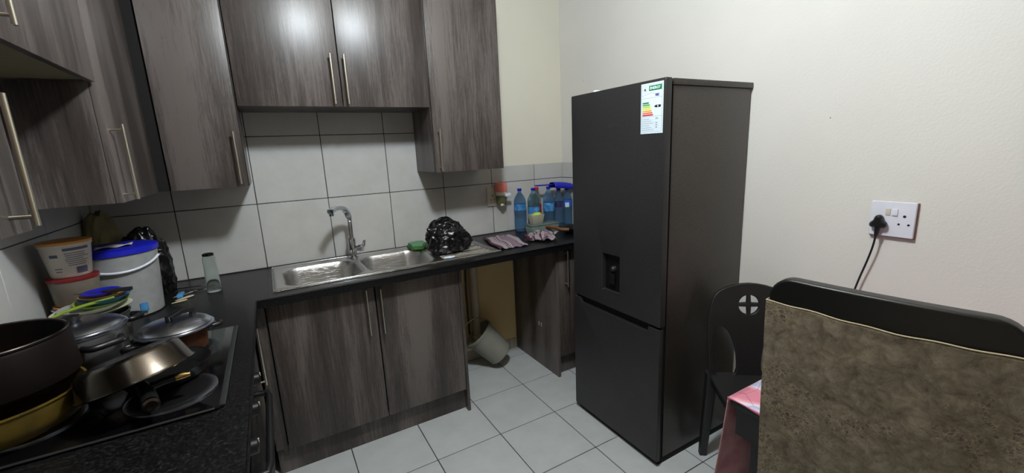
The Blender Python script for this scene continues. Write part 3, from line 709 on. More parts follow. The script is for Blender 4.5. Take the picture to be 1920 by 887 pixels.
# red and white band of the red label
# blue scoop on top
bs_ = thing('scoop', (2.56, -0.13, 1.183), 'deep blue plastic scoop lying across the bottle caps', 'scoop')
m = MB()
sx = [(2.445, 0.035), (2.60, 0.045)]
m.grid(lambda u, v: (2.466+0.165*u, -0.155+0.09*v+0.0*u, 1.1845+0.002*abs(v-.5)+(0.043*math.sin(math.pi*min(1, max(0, v)))**0.35-0.02*u*u)), 14, 12)
m.build('pan', 'blueplastic', bs_, solid=0.003)
MB().tube([(2.470, -0.110, 1.212), (2.40, -0.112, 1.213), (2.325, -0.116, 1.215)], 0.0085, sec=rrect(-1.3, -.5, 1.3, .5, .3, 3)).build('scoop_handle', 'blueplastic', bs_)
# clear box with small tub on it
cb = thing('food_container', (2.32, -0.19, 0.9), 'large clear plastic box in front of the bottles', 'container')
def tub(par, x0, y0, z0, x1, y1, z1, mat, taper=0.1, th=0.002, nm='body'):
    a = rrect(x0+(x1-x0)*taper/2, y0+(y1-y0)*taper/2, x1-(x1-x0)*taper/2, y1-(y1-y0)*taper/2, 0.012, 4); b = rrect(x0, y0, x1, y1, 0.014, 4); n = len(a)
    m = MB(); m.v = [Vector((x, y, z0)) for x, y in a]+[Vector((x, y, z1)) for x, y in b]
    m.f = [[i, (i+1) % n, n+(i+1) % n, n+i] for i in range(n)]+[list(reversed(range(n)))]
    return m.build(nm, mat, par, solid=th)
tub(cb, 2.200, -0.252, 0.9025, 2.425, -0.145, 0.958, 'cleartub')
MB().prism(rrect(2.196, -0.256, 2.429, -0.141, 0.014, 4), 0.958, 0.964).build('lid', 'cleartub', cb, bev=0.0015)
ft = thing('food_tub', (2.27, -0.19, 0.9645), 'small frosted tub of green and orange food on the clear box', 'container')
tub(ft, 2.222, -0.232, 0.9655, 2.318, -0.15, 1.028, 'frost', 0.22)
crumple('x', (2.27, -0.191, 0.968), (0.036, 0.03, 0.022), 'orangefood', None, None, 0.15, 3, 3).name = 'food'
f_ = bpy.data.objects['food']; f_.parent = ft; f_.location = Vector((0, -0.001, 0.003))
f2 = crumple('leaf_food', (0, 0, 0), (0.040, 0.032, 0.022), 'lime', None, None, 0.3, 8, 3); f2.parent = ft; f2.location = Vector((0.004, -0.001, 0.040))
# wooden handled utensil + knife + pan
pn = thing('frying_pan', (2.50, -0.36, 0.9), 'black frying pan with brown wooden handle, mostly hidden by the fridge', 'pan')
MB().lathe((2.49, -0.36, 0.9015), [(0.075, 0), (0.085, 0.004), (0.105, 0.036), (0.107, 0.036), (0.101, 0.034), (0.082, 0.006), (0.0, 0.005)], n=36, cap1=False).build('body', 'nonstick', pn)
MB().tube(subdiv([(2.286, -0.206, 0.930), (2.31, -0.25, 0.944), (2.333, -0.31, 0.945), (2.343, -0.38, 0.94), (2.38, -0.41, 0.938)]), [0.006+0.006*min(1, i/9) for i in range(17)], 10).build('pan_handle', 'woodhandle', pn)
kn = MB().prism([(2.30, -0.258), (2.33, -0.28), (2.40, -0.268), (2.405, -0.255), (2.33, -0.245)], 0.9005, 0.903).build('butter_knife', 'offwhite', None); tag(kn, 'pale knife blade lying under the wooden pan handle', 'knife')

# wall socket behind bag + air freshener
so = thing('socket', (2.04, 0, 1.091), 'beige upright single wall socket on the tiles beside the pink air freshener', 'socket')
box('plate', 'offwhite', so, 1.997, -0.010, 1.093, 2.078, -0.0001, 1.221, 0.003)
for x, z, r in ((2.036, 1.166, 0.0042), (2.022, 1.137, 0.0034), (2.050, 1.137, 0.0034)):
    MB().lathe((x, -0.0098, z), [(r, 0), (r, 0.0008)], (0, -1, 0), 12).build('socket_hole', 'blackhole', so)
af = thing('air_freshener', (2.09, -0.05, 1.11), 'pink-topped plug-in air freshener on the tiles right of the beige socket', 'air freshener')
ax, ay = 2.087, -0.045
MB().lathe((ax, ay, 1.19), [(0.041, 0), (0.042, 0.004), (0.042, 0.055), (0.038, 0.061), (0.01, 0.062)], n=28).build('gel_cup', 'pink', af)
MB().lathe((ax, ay, 1.166), [(0.036, 0), (0.041, 0.024)], n=28).build('neck', 'offwhite', af)
MB().lathe((ax, ay, 1.10), [(0.026, 0), (0.034, 0.01), (0.036, 0.06), (0.034, 0.066)], n=28).build('clear_base', 'olive', af)
box('tab', 'white', af, ax+0.006, ay-0.048, 1.158, ax+0.05, ay-0.036, 1.182, 0.004)
MB().lathe((ax, ay, 1.251), [(0.003, 0), (0.003, 0.008)], n=8).build('vent_stem', 'darklabel', af)
crumple('drip', (ax-0.012, ay-0.03, 1.096), (0.014, 0.008, 0.010), 'offwhite', None, None, 0.2, 5, 2)
q = bpy.data.objects['drip']; q.location = Vector((ax-0.012, ay-0.03, 1.096))-wloc(af); q.parent = af; q.name = 'refill_clip'
# thin white wire down the tiles
o = MB().tube(subdiv([(2.118, -0.004, 1.10), (2.14, -0.004, 1.06), (2.153, -0.004, 1.0), (2.15, -0.004, 0.94), (2.163, -0.006, 0.904)]), 0.0016, 6).build('wire', 'offwhite', None); tag(o, 'thin pale wire running down the tiles left of the bottles', 'wire')

# ------------------------------------------------------------------ under-counter gap
pp = thing('drain_pipe', (1.82, -0.08, 0.15), 'grubby white plastic drain pipe in the gap right of the sink cabinet', 'pipe')
MB().lathe((1.822, -0.08, 0.19), [(0.0265, 0), (0.0265, 0.668)], n=24).build('pipe', 'pipe', pp)
MB().tube(subdiv([(1.822, -0.08, 0.205), (1.822, -0.08, 0.175), (1.812, -0.08, 0.158), (1.79, -0.08, 0.152), (1.70, -0.08, 0.152), (1.555, -0.08, 0.150)]), 0.028, 18).build('elbow', 'pipe', pp)
for z in (0.20, 0.84): MB().lathe((1.822, -0.08, z), [(0.027, 0), (0.031, 0.002), (0.031, 0.016), (0.027, 0.018)], n=24).build('collar', 'pipe', pp)
MB().tube([(1.80, -0.02, 0.86), (1.79, -0.015, 0.55), (1.795, -0.012, 0.2)], 0.006, 8).build('waste_hose', 'blackplastic', pp)
bk = thing('bucket', (1.90, -0.16, 0.0), 'cloudy white plastic bucket lying tipped against the drain pipe', 'bucket')
Bc = Vector((1.945, -0.185, 0.085)); Mc = Vector((1.800, -0.125, 0.262)); ax_ = (Mc-Bc); L_ = ax_.length
MB().lathe(Bc, [(0.0, 0), (0.082, 0.0), (0.088, 0.006), (0.106, L_*.9), (0.112, L_*.905), (0.113, L_*.97), (0.109, L_*.985), (0.103, L_*.97), (0.086, 0.012), (0.0, 0.008)], ax_, 36, cap0=False, cap1=False).build('body', 'bucketplastic', bk)
hd = [Mc-ax_.normalized()*0.02+Vector((0.112*math.cos(a), 0.02, 0.112*math.sin(a))) for a in [math.radians(d) for d in range(20, 200, 12)]]
MB().tube(hd, 0.0025, 6).build('handle', 'handle', bk)

# ------------------------------------------------------------------ fridge
FX0, FY0, FY1, FZ = 2.078, -0.8446, -1.4302, 1.7144
fr = thing('fridge', (2.35, -1.14, 0), 'charcoal two-door fridge freezer with energy label and water dispenser', 'fridge')
box('body', 'fridge_side', fr, 2.128, FY1+0.008, 0.03, 2.637, FY0-0.004, 1.688, 0.004)
box('top_cover', 'fridge_side', fr, 2.124, FY1+0.001, 1.6885, 2.643, FY0-0.001, 1.713, 0.004)
box('door_seal', 'black_gap', fr, 2.112, FY1+0.015, 0.05, 2.128, FY0-0.015, 1.69)
# upper door with dispenser recess
ZS = 0.690
def front_with_hole(x0, x1, y0, y1, z0, z1, hy0, hy1, hz0, hz1, dep):
    """door slab whose -x face has a rectangular recess"""
    m = MB(); b = 0
    O = [(y0, z0), (y1, z0), (y1, z1), (y0, z1)]; Hh = [(hy0, hz0), (hy1, hz0), (hy1, hz1), (hy0, hz1)]
    m.v = [Vector((x0, y, z)) for y, z in O]+[Vector((x0, y, z)) for y, z in Hh]+[Vector((x0+dep, y, z)) for y, z in Hh]+[Vector((x1, y, z)) for y, z in O]
    for i in range(4):
        j = (i+1) % 4
        m.f += [[i, j, 4+j, 4+i], [4+i, 4+j, 8+j, 8+i], [i, j, 12+j, 12+i]]
    m.f += [[8, 9, 10, 11], [12, 13, 14, 15]]
    return m
ud = front_with_hole(FX0, 2.112, FY1, FY0, ZS, FZ, -1.187, -1.068, 0.772, 0.957, 0.03).build('upper_door', 'fridge', fr, bev=0.004, seg=3)
box('dispenser_panel', 'nonstick', ud, FX0+0.0245, -1.186, 0.773, FX0+0.028, -1.069, 0.956)
box('dispenser_trim', 'hobrim', ud, FX0-0.001, -1.187, 0.7705, FX0+0.001, -1.068, 0.7725)
MB().lathe((FX0+0.026, -1.128, 0.885), [(0.014, 0), (0.014, 0.012), (0.009, 0.02)], (-1, 0, 0), 16).build('dispenser_spout', 'hobrim', ud)
box('dispenser_paddle', 'blackplastic', ud, FX0+0.006, -1.145, 0.81, FX0+0.014, -1.111, 0.862, 0.003)
# lower door with grip recess
m = MB(); ZL = 0.678
pr = [(FY0, 0.03), (FY1, 0.03), (FY1, ZL), (-1.366, ZL), (-1.360, 0.650), (-0.905, 0.650), (-0.899, ZL), (FY0, ZL)]
n = len(pr); m.v = [Vector((FX0, y, z)) for y, z in pr]+[Vector((2.100, y, z)) for y, z in pr]
m.f = [list(range(n)), [n+i for i in reversed(range(n))]]+[[i, (i+1) % n, n+(i+1) % n, n+i] for i in range(n)]
ld_ = m.build('lower_door', 'fridge', fr, bev=0.003, seg=2)
box('grip_recess', 'blackhole', fr, 2.0985, FY1+0.004, 0.035, 2.112, FY0-0.004, 0.689)
box('grip_edge', 'hobrim', ld_, FX0+0.0005, -1.358, 0.6490, FX0+0.002, -0.907, 0.6505)
box('kick_plate', 'black_gap', fr, 2.10, FY1+0.01, 0.0, 2.60, FY0-0.01, 0.03)
box('badge', 'hobrim', ud, FX0-0.0008, -1.165, 1.548, FX0+0.0006, -1.115, 1.556).name = 'badge'
# energy label
LX = FX0-0.0012; ly0, ly1, lz0, lz1 = -1.306, -1.419, 1.508, 1.703
lb = box('energy_label', 'stickerwhite', fr, LX, ly1, lz0, LX+0.0011, ly0, lz1, 0); lb['label'] = 'white energy rating sticker with coloured bars'
EY = (0, -1, 0); EZ = (0, 0, 1)
def lrect(name, mat, a0, a1, b0, b1, lift=0.0003, pts=None):
    """flat print on the label; a across 0..1, b up 0..1"""
    wd, ht = ly0-ly1, lz1-lz0
    pts = pts or [(a0, b0), (a1, b0), (a1, b1), (a0, b1)]
    m = MB(); k = len(pts)
    m.v = [Vector((LX-lift, ly0-a*wd, lz0+b*ht)) for a, b in pts]+[Vector((LX+0.0002, ly0-a*wd, lz0+b*ht)) for a, b in pts]
    m.f = [list(range(k)), [k+i for i in reversed(range(k))]]+[[i, (i+1) % k, k+(i+1) % k, k+i] for i in range(k)]
    return m.build(name, mat, lb, smooth=False)
lrect('green_header', 'e1', 0.36, 0.93, 0.845, 0.945)
def ltext(body, mat, a, b, size, bold=0.0):
    wd, ht = ly0-ly1, lz1-lz0
    return text_obj('lettering', body, mat, lb, (LX-0.0006, ly0-a*wd, lz0+b*ht), EY, EZ, size, 0.0002, bold)
# (label is at sub-part depth: its print is joined below)
prints = []
prints.append(ltext('ENERGY', 'stickerwhite', 0.40, 0.872, 0.0142, 0.0004))
for k_, (wd_, mt) in enumerate(((0.30, 'e1'), (0.34, 'e2'), (0.37, 'e3'), (0.41, 'e4'), (0.43, 'e5'), (0.47, 'e6'), (0.50, 'e7'))):
    zb_ = 0.600-k_*0.0405; lrect('rating_bar', mt, 0.08, 0.08+wd_-0.04, zb_, zb_+0.028, pts=[(0.08, zb_), (0.08+wd_-0.03, zb_), (0.08+wd_, zb_+0.014), (0.08+wd_-0.03, zb_+0.028), (0.08, zb_+0.028)])
lrect('rating_arrow', 'inkblack', 0, 0, 0, 0, pts=[(0.60, 0.531), (0.68, 0.508), (0.90, 0.508), (0.90, 0.556), (0.68, 0.556)])
ltext('B', 'stickerwhite', 0.75, 0.517, 0.0088, 0.0005)
ltext('KIC', 'inkblue', 0.66, 0.735, 0.0115, 0.0008)
for b_, a0_, a1_ in ((0.705, 0.05, 0.95), (0.335, 0.05, 0.95)): lrect('printed_line', 'inkgrey', a0_, a1_, b_, b_+0.006)
lrect('printed_line', 'inkgrey', 0, 0, 0, 0, pts=[(0.06, 0.755), (0.44, 0.805), (0.66, 0.782), (0.66, 0.788), (0.44, 0.812), (0.06, 0.762)])
for (a0_, a1_, b0_, b1_) in ((0.045, 0.955, 0.965, 0.969), (0.045, 0.955, 0.028, 0.032), (0.045, 0.055, 0.03, 0.967), (0.945, 0.955, 0.03, 0.967)): lrect('border_line', 'inkgreen', a0_, a1_, b0_, b1_)
for i_ in range(6):
    b_ = 0.290-i_*0.044; lrect('printed_line', 'inkgrey', 0.08, 0.40+0.1*((i_*7) % 3), b_, b_+0.008); lrect('printed_line', 'inkgrey', 0.08, 0.92, b_-0.016, b_-0.0135)
    if i_ in (0, 2, 3, 4): lrect('printed_line', 'greyprint', 0.68, 0.76 if i_ else 0.79, b_, b_+0.013)
import itertools
cA, cB, aspect = 0.19, 0.880, (ly0-ly1)/(lz1-lz0)
ring_ = []
o1 = [(cA+0.11*math.cos(t), cB+0.11*aspect*math.sin(t)) for t in [2*math.pi*i/20 for i in range(20)]]
lrect('emblem_ring', 'inkgrey', 0, 0, 0, 0, pts=o1, lift=0.0002)
lrect('emblem_field', 'stickerwhite', 0, 0, 0, 0, pts=[(cA+(a-cA)*.92, cB+(b-cB)*.92) for a, b in o1], lift=0.0004)
lrect('emblem_mark', 'greyprint', 0, 0, 0, 0, pts=[(cA-0.05, cB-0.02), (cA-0.01, cB-0.03), (cA+0.05, cB-0.025), (cA+0.03, cB+0.01), (cA+0.06, cB+0.02), (cA, cB+0.015), (cA+0.0, cB+0.034), (cA-0.03, cB+0.02), (cA-0.05, cB+0.01)], lift=0.0006)
crumple('plastic_scrap', (2.20, -0.905, 1.7145), (0.03, 0.022, 0.016), 'stickerwhite', 'small white crumpled plastic scrap on top of the fridge', 'litter', 0.3, 6, 3)

# ------------------------------------------------------------------ right wall double socket, plug, cable
s2 = thing('socket', (W+PL, -1.976, 1.10), 'white switched double wall socket above the covered chair', 'socket')
yy0, yy1, z0_, z1_ = -2.041, -1.914, 1.101, 1.227
box('backing', 'clay', s2, W-0.001, yy0-0.002, z0_-0.004, W+PL+0.0005, yy1+0.001, z1_-0.002, 0.001)
box('plate', 'white', s2, W-0.0125, yy0, z0_, W-0.0015, yy1, z1_, 0.003, seg=3)
def hole(y, z, r): MB().lathe((W-0.0122, y, z), [(r, 0), (r, 0.0008)], (-1, 0, 0), 14).build('socket_hole', 'blackhole', s2)
hole(-2.012, 1.177, 0.0047); hole(-1.9985, 1.148, 0.0038); hole(-2.0255, 1.148, 0.0038)
box('switch', 'offwhite', s2, W-0.0155, -1.972, 1.178, W-0.012, -1.958, 1.202, 0.0015); o = box('switch', 'white', s2, W-0.0175, -1.993, 1.178, W-0.012, -1.977, 1.202, 0.002)
pl = thing('plug', (W-0.03, -1.945, 1.13), 'black three-lobed plug with cable in the white double socket', 'plug')
m = MB()
lob = []
for i in range(48):
    a = 2*math.pi*i/48; r = 0.0225+0.0055*math.cos(3*(a-math.pi/2)); lob.append((r*math.cos(a), r*math.sin(a)))
for q_, (x_, s_) in enumerate(((W-0.0127, 0.86), (W-0.022, 1.0), (W-0.034, 0.96), (W-0.040, 0.7))):
    m.v += [Vector((x_, -1.9455+a*s_, 1.151+b*s_)) for a, b in lob]
for q_ in range(3):
    for i in range(48): m.f.append([q_*48+i, q_*48+(i+1) % 48, (q_+1)*48+(i+1) % 48, (q_+1)*48+i])
m.f += [list(range(48)), [144+i for i in reversed(range(48))]]
m.build('plug_body', 'blackplastic', pl)
MB().tube([(W-0.028, -1.9455, 1.135), (W-0.028, -1.944, 1.112), (W-0.0275, -1.943, 1.10)], [0.0095, 0.007, 0.005], 12).build('strain_relief', 'blackplastic', pl)
MB().tube(subdiv([(W-0.0275, -1.943, 1.103), (W-0.026, -1.938, 1.06), (W-0.022, -1.925, 1.0), (W-0.018, -1.905, 0.92), (W-0.016, -1.88, 0.80), (W-0.014, -1.84, 0.6), (W-0.014, -1.78, 0.3), (W-0.02, -1.66, 0.02), (W-0.03, -1.50, 0.012)]), 0.0034, 8).build('cable', 'blackplastic', pl)

# ------------------------------------------------------------------ chairs, table, cloths
# chair B : moulded plastic chair in the corner by the fridge
chB = thing('plastic_chair', (2.438, -1.625, 0), 'black moulded plastic chair with round-holed backrest beside the fridge', 'chair', rz=math.radians(-38))
def outline_smooth(pts, n=5): return [(p.x, p.y) for p in subdiv([(x, y, 0) for x, y in pts+[pts[0]]], n)][:-1]
def circ(cx, cz, r, a0, a1, n=10): return [(cx+r*math.cos(math.radians(a0+(a1-a0)*i/n)), cz+r*math.sin(math.radians(a0+(a1-a0)*i/n))) for i in range(n+1)]
back = outline_smooth([(-0.165, 0.43), (-0.172, 0.52), (-0.176, 0.64), (-0.166, 0.74), (-0.125, 0.815), (0, 0.845), (0.125, 0.815), (0.166, 0.74), (0.176, 0.64), (0.172, 0.52), (0.165, 0.43)], 4)
back = [p for p in back if p[1] >= 0.4299]
holeL = outline_smooth([(-0.140, 0.445), (-0.152, 0.52), (-0.152, 0.62), (-0.125, 0.66), (-0.085, 0.63), (-0.057, 0.55), (-0.058, 0.445)], 4)
holeR = [(-x, z) for x, z in holeL]
hs = []
for a0, a1 in ((10, 80), (100, 170), (190, 260), (280, 350)):
    q = circ(0, 0.75, 0.043, a0, a1, 8); mid = math.radians((a0+a1)/2); hs.append(q+[(0.013*math.cos(mid), 0.75+0.013*math.sin(mid))])
def as_obj(name, me, mat, parent, fn):
    for v in me.vertices: v.co = fn(v.co)
    me.materials.clear(); me.materials.append(M[mat]); o = bpy.data.objects.new(name, me); COL.objects.link(o); o.parent = parent
    for p in me.polygons: p.use_smooth = True
    me.set_sharp_from_angle(angle=math.radians(35)); return o
def densify(me, mx=0.03):
    bm = bmesh.new(); bm.from_mesh(me); bmesh.ops.triangulate(bm, faces=bm.faces)
    for _ in range(4):
        es = [e_ for e_ in bm.edges if e_.calc_length() > mx]
        if not es: break
        bmesh.ops.subdivide_edges(bm, edges=es, cuts=1); bmesh.ops.triangulate(bm, faces=bm.faces)
    bm.to_mesh(me); bm.free(); return me
# local frame: chair faces local -y ; x across
me = densify(curve_mesh([back, holeL, holeR]+hs, 0.016, 0.004))
recl = lambda z: 0.02+0.16*max(0, z-0.43)
as_obj('backrest', me, 'chairgrey', chB, lambda c_: Vector((c_.x, recl(c_.y)+c_.z-0.5*c_.x*c_.x, c_.y)))
seat = densify(curve_mesh([rrect(-0.17, -0.35, 0.17, 0.01, 0.05, 6)], 0.02, 0.005), 0.05)
as_obj('seat', seat, 'chairgrey', chB, lambda c_: Vector((c_.x, c_.y+0.025, 0.432+c_.z-0.012*math.exp(-(c_.x**2+(c_.y+.2)**2)/0.03))))
for sx_ in (-1, 1):
    MB().tube([(0.155*sx_, 0.02, 0.44), (0.162*sx_, 0.035, 0.2), (0.168*sx_, 0.05, 0.0)], [0.024, 0.02, 0.016], sec=rrect(-1, -1, 1, 1, .4, 3)).build('leg', 'chairgrey', chB, local=True)
    MB().tube([(0.15*sx_, -0.30, 0.43), (0.156*sx_, -0.315, 0.2), (0.162*sx_, -0.33, 0.0)], [0.024, 0.02, 0.016], sec=rrect(-1, -1, 1, 1, .4, 3)).build('leg', 'chairgrey', chB, local=True)
    MB().tube([(0.15*sx_, 0.01, 0.405), (0.148*sx_, -0.29, 0.405)], 0.014, sec=rrect(-.6, -1.4, .6, 1.4, .3, 3)).build('seat_rail', 'chairgrey', chB, local=True)
# table
TZ = 0.668; tx0, ty1 = 1.888, -1.880; tx1, ty0 = W-0.01, -2.62
tb = thing('dining_table', (2.26, -2.25, 0), 'black table by the right wall under the pink cloth', 'table')
box('tabletop', 'chairblack', tb, tx0, ty0, TZ-0.025, tx1, ty1, TZ, 0.002)
box('apron', 'chairblack', tb, tx0+0.002, ty0+0.02, TZ-0.115, tx0+0.022, ty1-0.02, TZ-0.025)
box('apron', 'chairblack', tb, tx0+0.022, ty1-0.042, TZ-0.115, tx1-0.02, ty1-0.022, TZ-0.025)
box('apron', 'chairblack', tb, tx0+0.022, ty0+0.02, TZ-0.115, tx1-0.02, ty0+0.04, TZ-0.025)
for x in (tx0+0.004, tx1-0.062):
    for y in (ty1-0.125, ty0+0.03): box('leg', 'chairblack', tb, x, y, 0, x+0.055, y+0.055, TZ-0.027, 0.003)
# cloth: top sheet, hanging down the far side, short lip over the near end
tc_ = thing('tablecloth', (2.26, -2.2, TZ), 'pink and lilac patterned tablecloth hanging down the far side of the black table', 'tablecloth')
def topcloth(u, v):
    x = tx0-0.006+u*(tx1-tx0+0.004); y = ty0+v*(ty1-ty0+0.004)
    return (x, y, TZ+0.003+0.0012*math.sin(x*40+y*23))
MB().grid(topcloth, 40, 40).build('cloth_top', 'pinkcloth', tc_, solid=0.0015)
def hang(u, v):
    x = tx0-0.006+u*(tx1-tx0-0.02); z = TZ+0.002-v*((0.47+0.05*math.sin(u*9))*(1-sst((u-0.22)/0.12))+0.19*sst((u-0.22)/0.12))
    y = ty1+0.006+0.012*v*(1+math.sin(u*22+1))+0.018*v*v*math.sin(u*9+2)
    return (x-0.03*v*(1-u)**2, y, z)
MB().grid(hang, 60, 24).build('cloth_drop', 'pinkdrop', tc_, solid=0.0015)
def lip(u, v):
    y = ty0+u*(ty1-ty0+0.008); return (tx0-0.007-0.001*math.sin(u*30), y, TZ+0.003-v*(0.007+0.004*math.sin(u*25)))
MB().grid(lip, 60, 2).build('cloth_edge', 'pinktrim', tc_, solid=0.0015)

# chair A : tall black dining chair with sheet
AZ = 1.13
pA = Vector((1.814, -2.024)); pB = Vector((1.868, -2.450))
dirA = (pB-pA).normalized(); midA = (pA+pB)/2; rzA = math.atan2(dirA.y, dirA.x)   # local +x runs along the backrest toward the camera's right
chA = thing('dining_chair', (midA.x-0.0, midA.y, 0), 'tall black dining chair with rounded backrest, back to the camera', 'chair', rz=rzA)
wA = (pB-pA).length/2
# local frame: +x along back, +y toward the table, back slab just behind y=0
bo = [(-wA+0.01, 0.40), (-wA, 0.9)]+[(x, z) for x, z in reversed(circ(-wA+0.055, AZ-0.055, 0.055, 90, 180, 8))]+[(x, z) for x, z in reversed(circ(wA-0.055, AZ-0.055, 0.055, 0, 90, 8))]+[(wA, 0.9), (wA-0.01, 0.40)]
me = densify(curve_mesh([bo], 0.036, 0.006), 0.06)
curvA = lambda x: -0.015*(1-(x/wA)**2)
as_obj('backrest', me, 'chairblack', chA, lambda c_: Vector((c_.x, curvA(c_.x)+c_.z-0.018, c_.y)))
seat = densify(curve_mesh([rrect(-wA+0.005, -0.035, wA-0.005, 0.40, 0.04, 6)], 0.05, 0.01), 0.06)
as_obj('seat', seat, 'chairblack', chA, lambda c_: Vector((c_.x, c_.y, 0.43+c_.z)))
for sx_ in (-1, 1):
    MB().tube([((wA-0.03)*sx_, -0.025, 0.42), ((wA-0.03)*sx_, -0.04, 0.0)], [0.02, 0.016], sec=rrect(-1, -1, 1, 1, .3, 3)).build('leg', 'chairblack', chA, local=True)
    MB().tube([((wA-0.03)*sx_, 0.36, 0.42), ((wA-0.03)*sx_, 0.37, 0.0)], [0.02, 0.016], sec=rrect(-1, -1, 1, 1, .3, 3)).build('leg', 'chairblack', chA, local=True)
# sheet hung over the chair back (camera side), wraps both sides
HZ = 1.065
sh = thing('chair_sheet', (midA.x, midA.y, 0.3), 'brown marbled cloth cover hung over the back of the tall black chair', 'cloth', rz=rzA)
def sheet(u, v):
    # u runs: left wrap (0-.06) , camera side, right wrap
    top = HZ-0.012*math.sin(u*3.2)*0+0.0022*math.sin(u*9)+0.0012*math.sin(u*31)
    z = top-v*(top-0.33)
    L = -wA-0.002; Rr = wA+0.03
    if u < 0.05: x, y = L, -0.002-(u/0.05)*0.040
    elif u > 0.95: x, y = Rr, -0.042+((u-0.95)/0.05)*0.040
    else: x = L+(Rr-L)*(u-0.05)/0.90; y = -0.042
    y2 = min(y, 0)+curvA(min(max(x, -wA), wA))*1.0*(1 if 0.04 < u < 0.96 else 0)
    fold = 0.006*math.sin(x*16+1)*v+0.007*noise.noise(Vector((x*7, z*5, 2)))*min(1, v*4+.3)
    if 0.05 <= u <= 0.95: y2 -= abs(fold)*1.2
    return (x+(0.02*v if u < .5 else 0), y2, z-0.3)
o = MB().grid(sheet, 120, 90).build('cloth_body', 'sheet', sh, local=True, solid=0.002)
MB().tube([Vector(sheet(u/120, 0))+Vector((0, -0.0006, 0.0)) for u in range(0, 121)], 0.0016, 6).build('hem', 'hem', sh, local=True)
MB().tube([Vector(sheet(0.93, v/40))+Vector((0, -0.001, 0)) for v in range(14, 30)], 0.0014, 5).build('seam', 'hem', sh, local=True)

# ------------------------------------------------------------------ hob and pots (left worktop)
hb = thing('hob', (0.29, -1.17, 0.9), 'black glass hob set in the worktop with pots on it', 'hob')
MB().prism(rrect(0.035, -1.462, 0.545, -0.882, 0.012, 4), 0.9003, 0.906).build('glass_plate', 'hobglass', hb, bev=0.001)
MB().tube([(0.5445, -1.455, 0.9058), (0.5445, -0.89, 0.9058)], 0.0052, sec=rrect(-1.3, -.35, 1.3, .35, .2, 3)).build('edge_trim', 'hobrim', hb)
MB().tube([(0.53, -1.461, 0.9058), (0.05, -1.461, 0.9058)], 0.004, sec=rrect(-1, -.35, 1, .35, .2, 3)).build('edge_trim', 'hobrim', hb)
for x, y, r in ((0.17, -1.30, 0.095), (0.432, -1.325, 0.095), (0.18, -1.02, 0.075), (0.42, -1.035, 0.09)):
    MB().lathe((x, y, 0.9062), [(r, 0), (r, 0.004), (r-.012, 0.0065), (r-.022, 0.004)], n=40, cap1=False).build('plate_ring', 'alu', hb)
    MB().lathe((x, y, 0.9062), [(r-.02, 0), (r-.02, 0.005), (0.02, 0.0055)], n=36).build('hot_plate', 'nonstick', hb)
def potbody(par, c, r, z0, z1, mat, taper=0.94, th=0.002, name='body', rim=True):
    h = z1-z0
    prof = [(0.0, 0), (r*taper*.9, 0), (r*taper, 0.006), (r, h-0.004), (r+0.0035, h-0.002), (r+0.0035, h), (r-th, h), (r*taper-th, 0.01), (0.0, 0.008)]
    return MB().lathe((c[0], c[1], z0), prof, n=44, cap0=False, cap1=False).build(name, mat, par)
def loop_handle(par, c, r, z, ang, mat='blackplastic', wd=0.07, out=0.035, t=0.007, name='side_handle'):
    a = math.radians(ang); e = Vector((math.cos(a), math.sin(a), 0)); s = Vector((-math.sin(a), math.cos(a), 0)); c = Vector((c[0], c[1], z))
    p = [c+e*(r-0.001)+s*wd*.5, c+e*(r+out*.8)+s*wd*.42, c+e*(r+out)+s*wd*.2, c+e*(r+out), c+e*(r+out)-s*wd*.2, c+e*(r+out*.8)-s*wd*.42, c+e*(r-0.001)-s*wd*.5]
    return MB().tube(subdiv([tuple(q) for q in p], 3), t, 10).build(name, mat, par)
def lid(par, c, r, z, h, mat, knob='blackplastic', kr=0.018, kh=0.022, name='lid'):
    prof = [(r+.002, 0), (r+.003, 0.003), (r-.004, 0.006)]+[(r*math.cos(t*math.pi/2)*.97, 0.006+h*math.sin(t*math.pi/2)) for t in (0.1, 0.25, 0.4, 0.55, 0.7, 0.85, 0.97)]
    o = MB().lathe((c[0], c[1], z), prof, n=48).build(name, mat, par)
    return o
# D: pot with silver lid, back right plate
D_ = (0.408, -1.035)
t = thing('cooking_pot', (*D_, 0.9125), 'burnt coppery pot with silver domed lid and black knob, on the right back plate', 'pot')
potbody(t, D_, 0.078, 0.9127, 0.985, 'copper'); l_ = lid(t, D_, 0.096, 0.986, 0.024, 'alu')
MB().tube([(0.398, -1.056, 1.006), (0.402, -1.06, 1.028), (0.425, -1.03, 1.034), (0.45, -1.005, 1.028), (0.452, -1.002, 1.006)], 0.009, sec=rrect(-1.2, -.8, 1.2, .8, .3, 3)).build('knob', 'blackplastic', l_)
loop_handle(t, D_, 0.078, 0.966, 200, 'blackplastic', 0.03, 0.045, 0.008); loop_handle(t, D_, 0.078, 0.966, 20, 'blackplastic', 0.03, 0.035, 0.008)
# B: silver pot with lid
B_ = (0.205, -1.045)
t = thing('cooking_pot', (*B_, 0.9125), 'aluminium pot with silver lid between the big dark pot and the tilted steel pan', 'pot')
potbody(t, B_, 0.098, 0.9127, 1.035, 'grimy'); l_ = lid(t, B_, 0.100, 1.036, 0.022, 'alu')
MB().lathe((B_[0]-0.01, B_[1], 1.058), [(0.012, 0), (0.02, 0.012), (0.018, 0.022), (0.008, 0.025)], n=18).build('knob', 'blackplastic', l_)
loop_handle(t, B_, 0.098, 1.012, -50, 'blackplastic', 0.085, 0.028, 0.009)
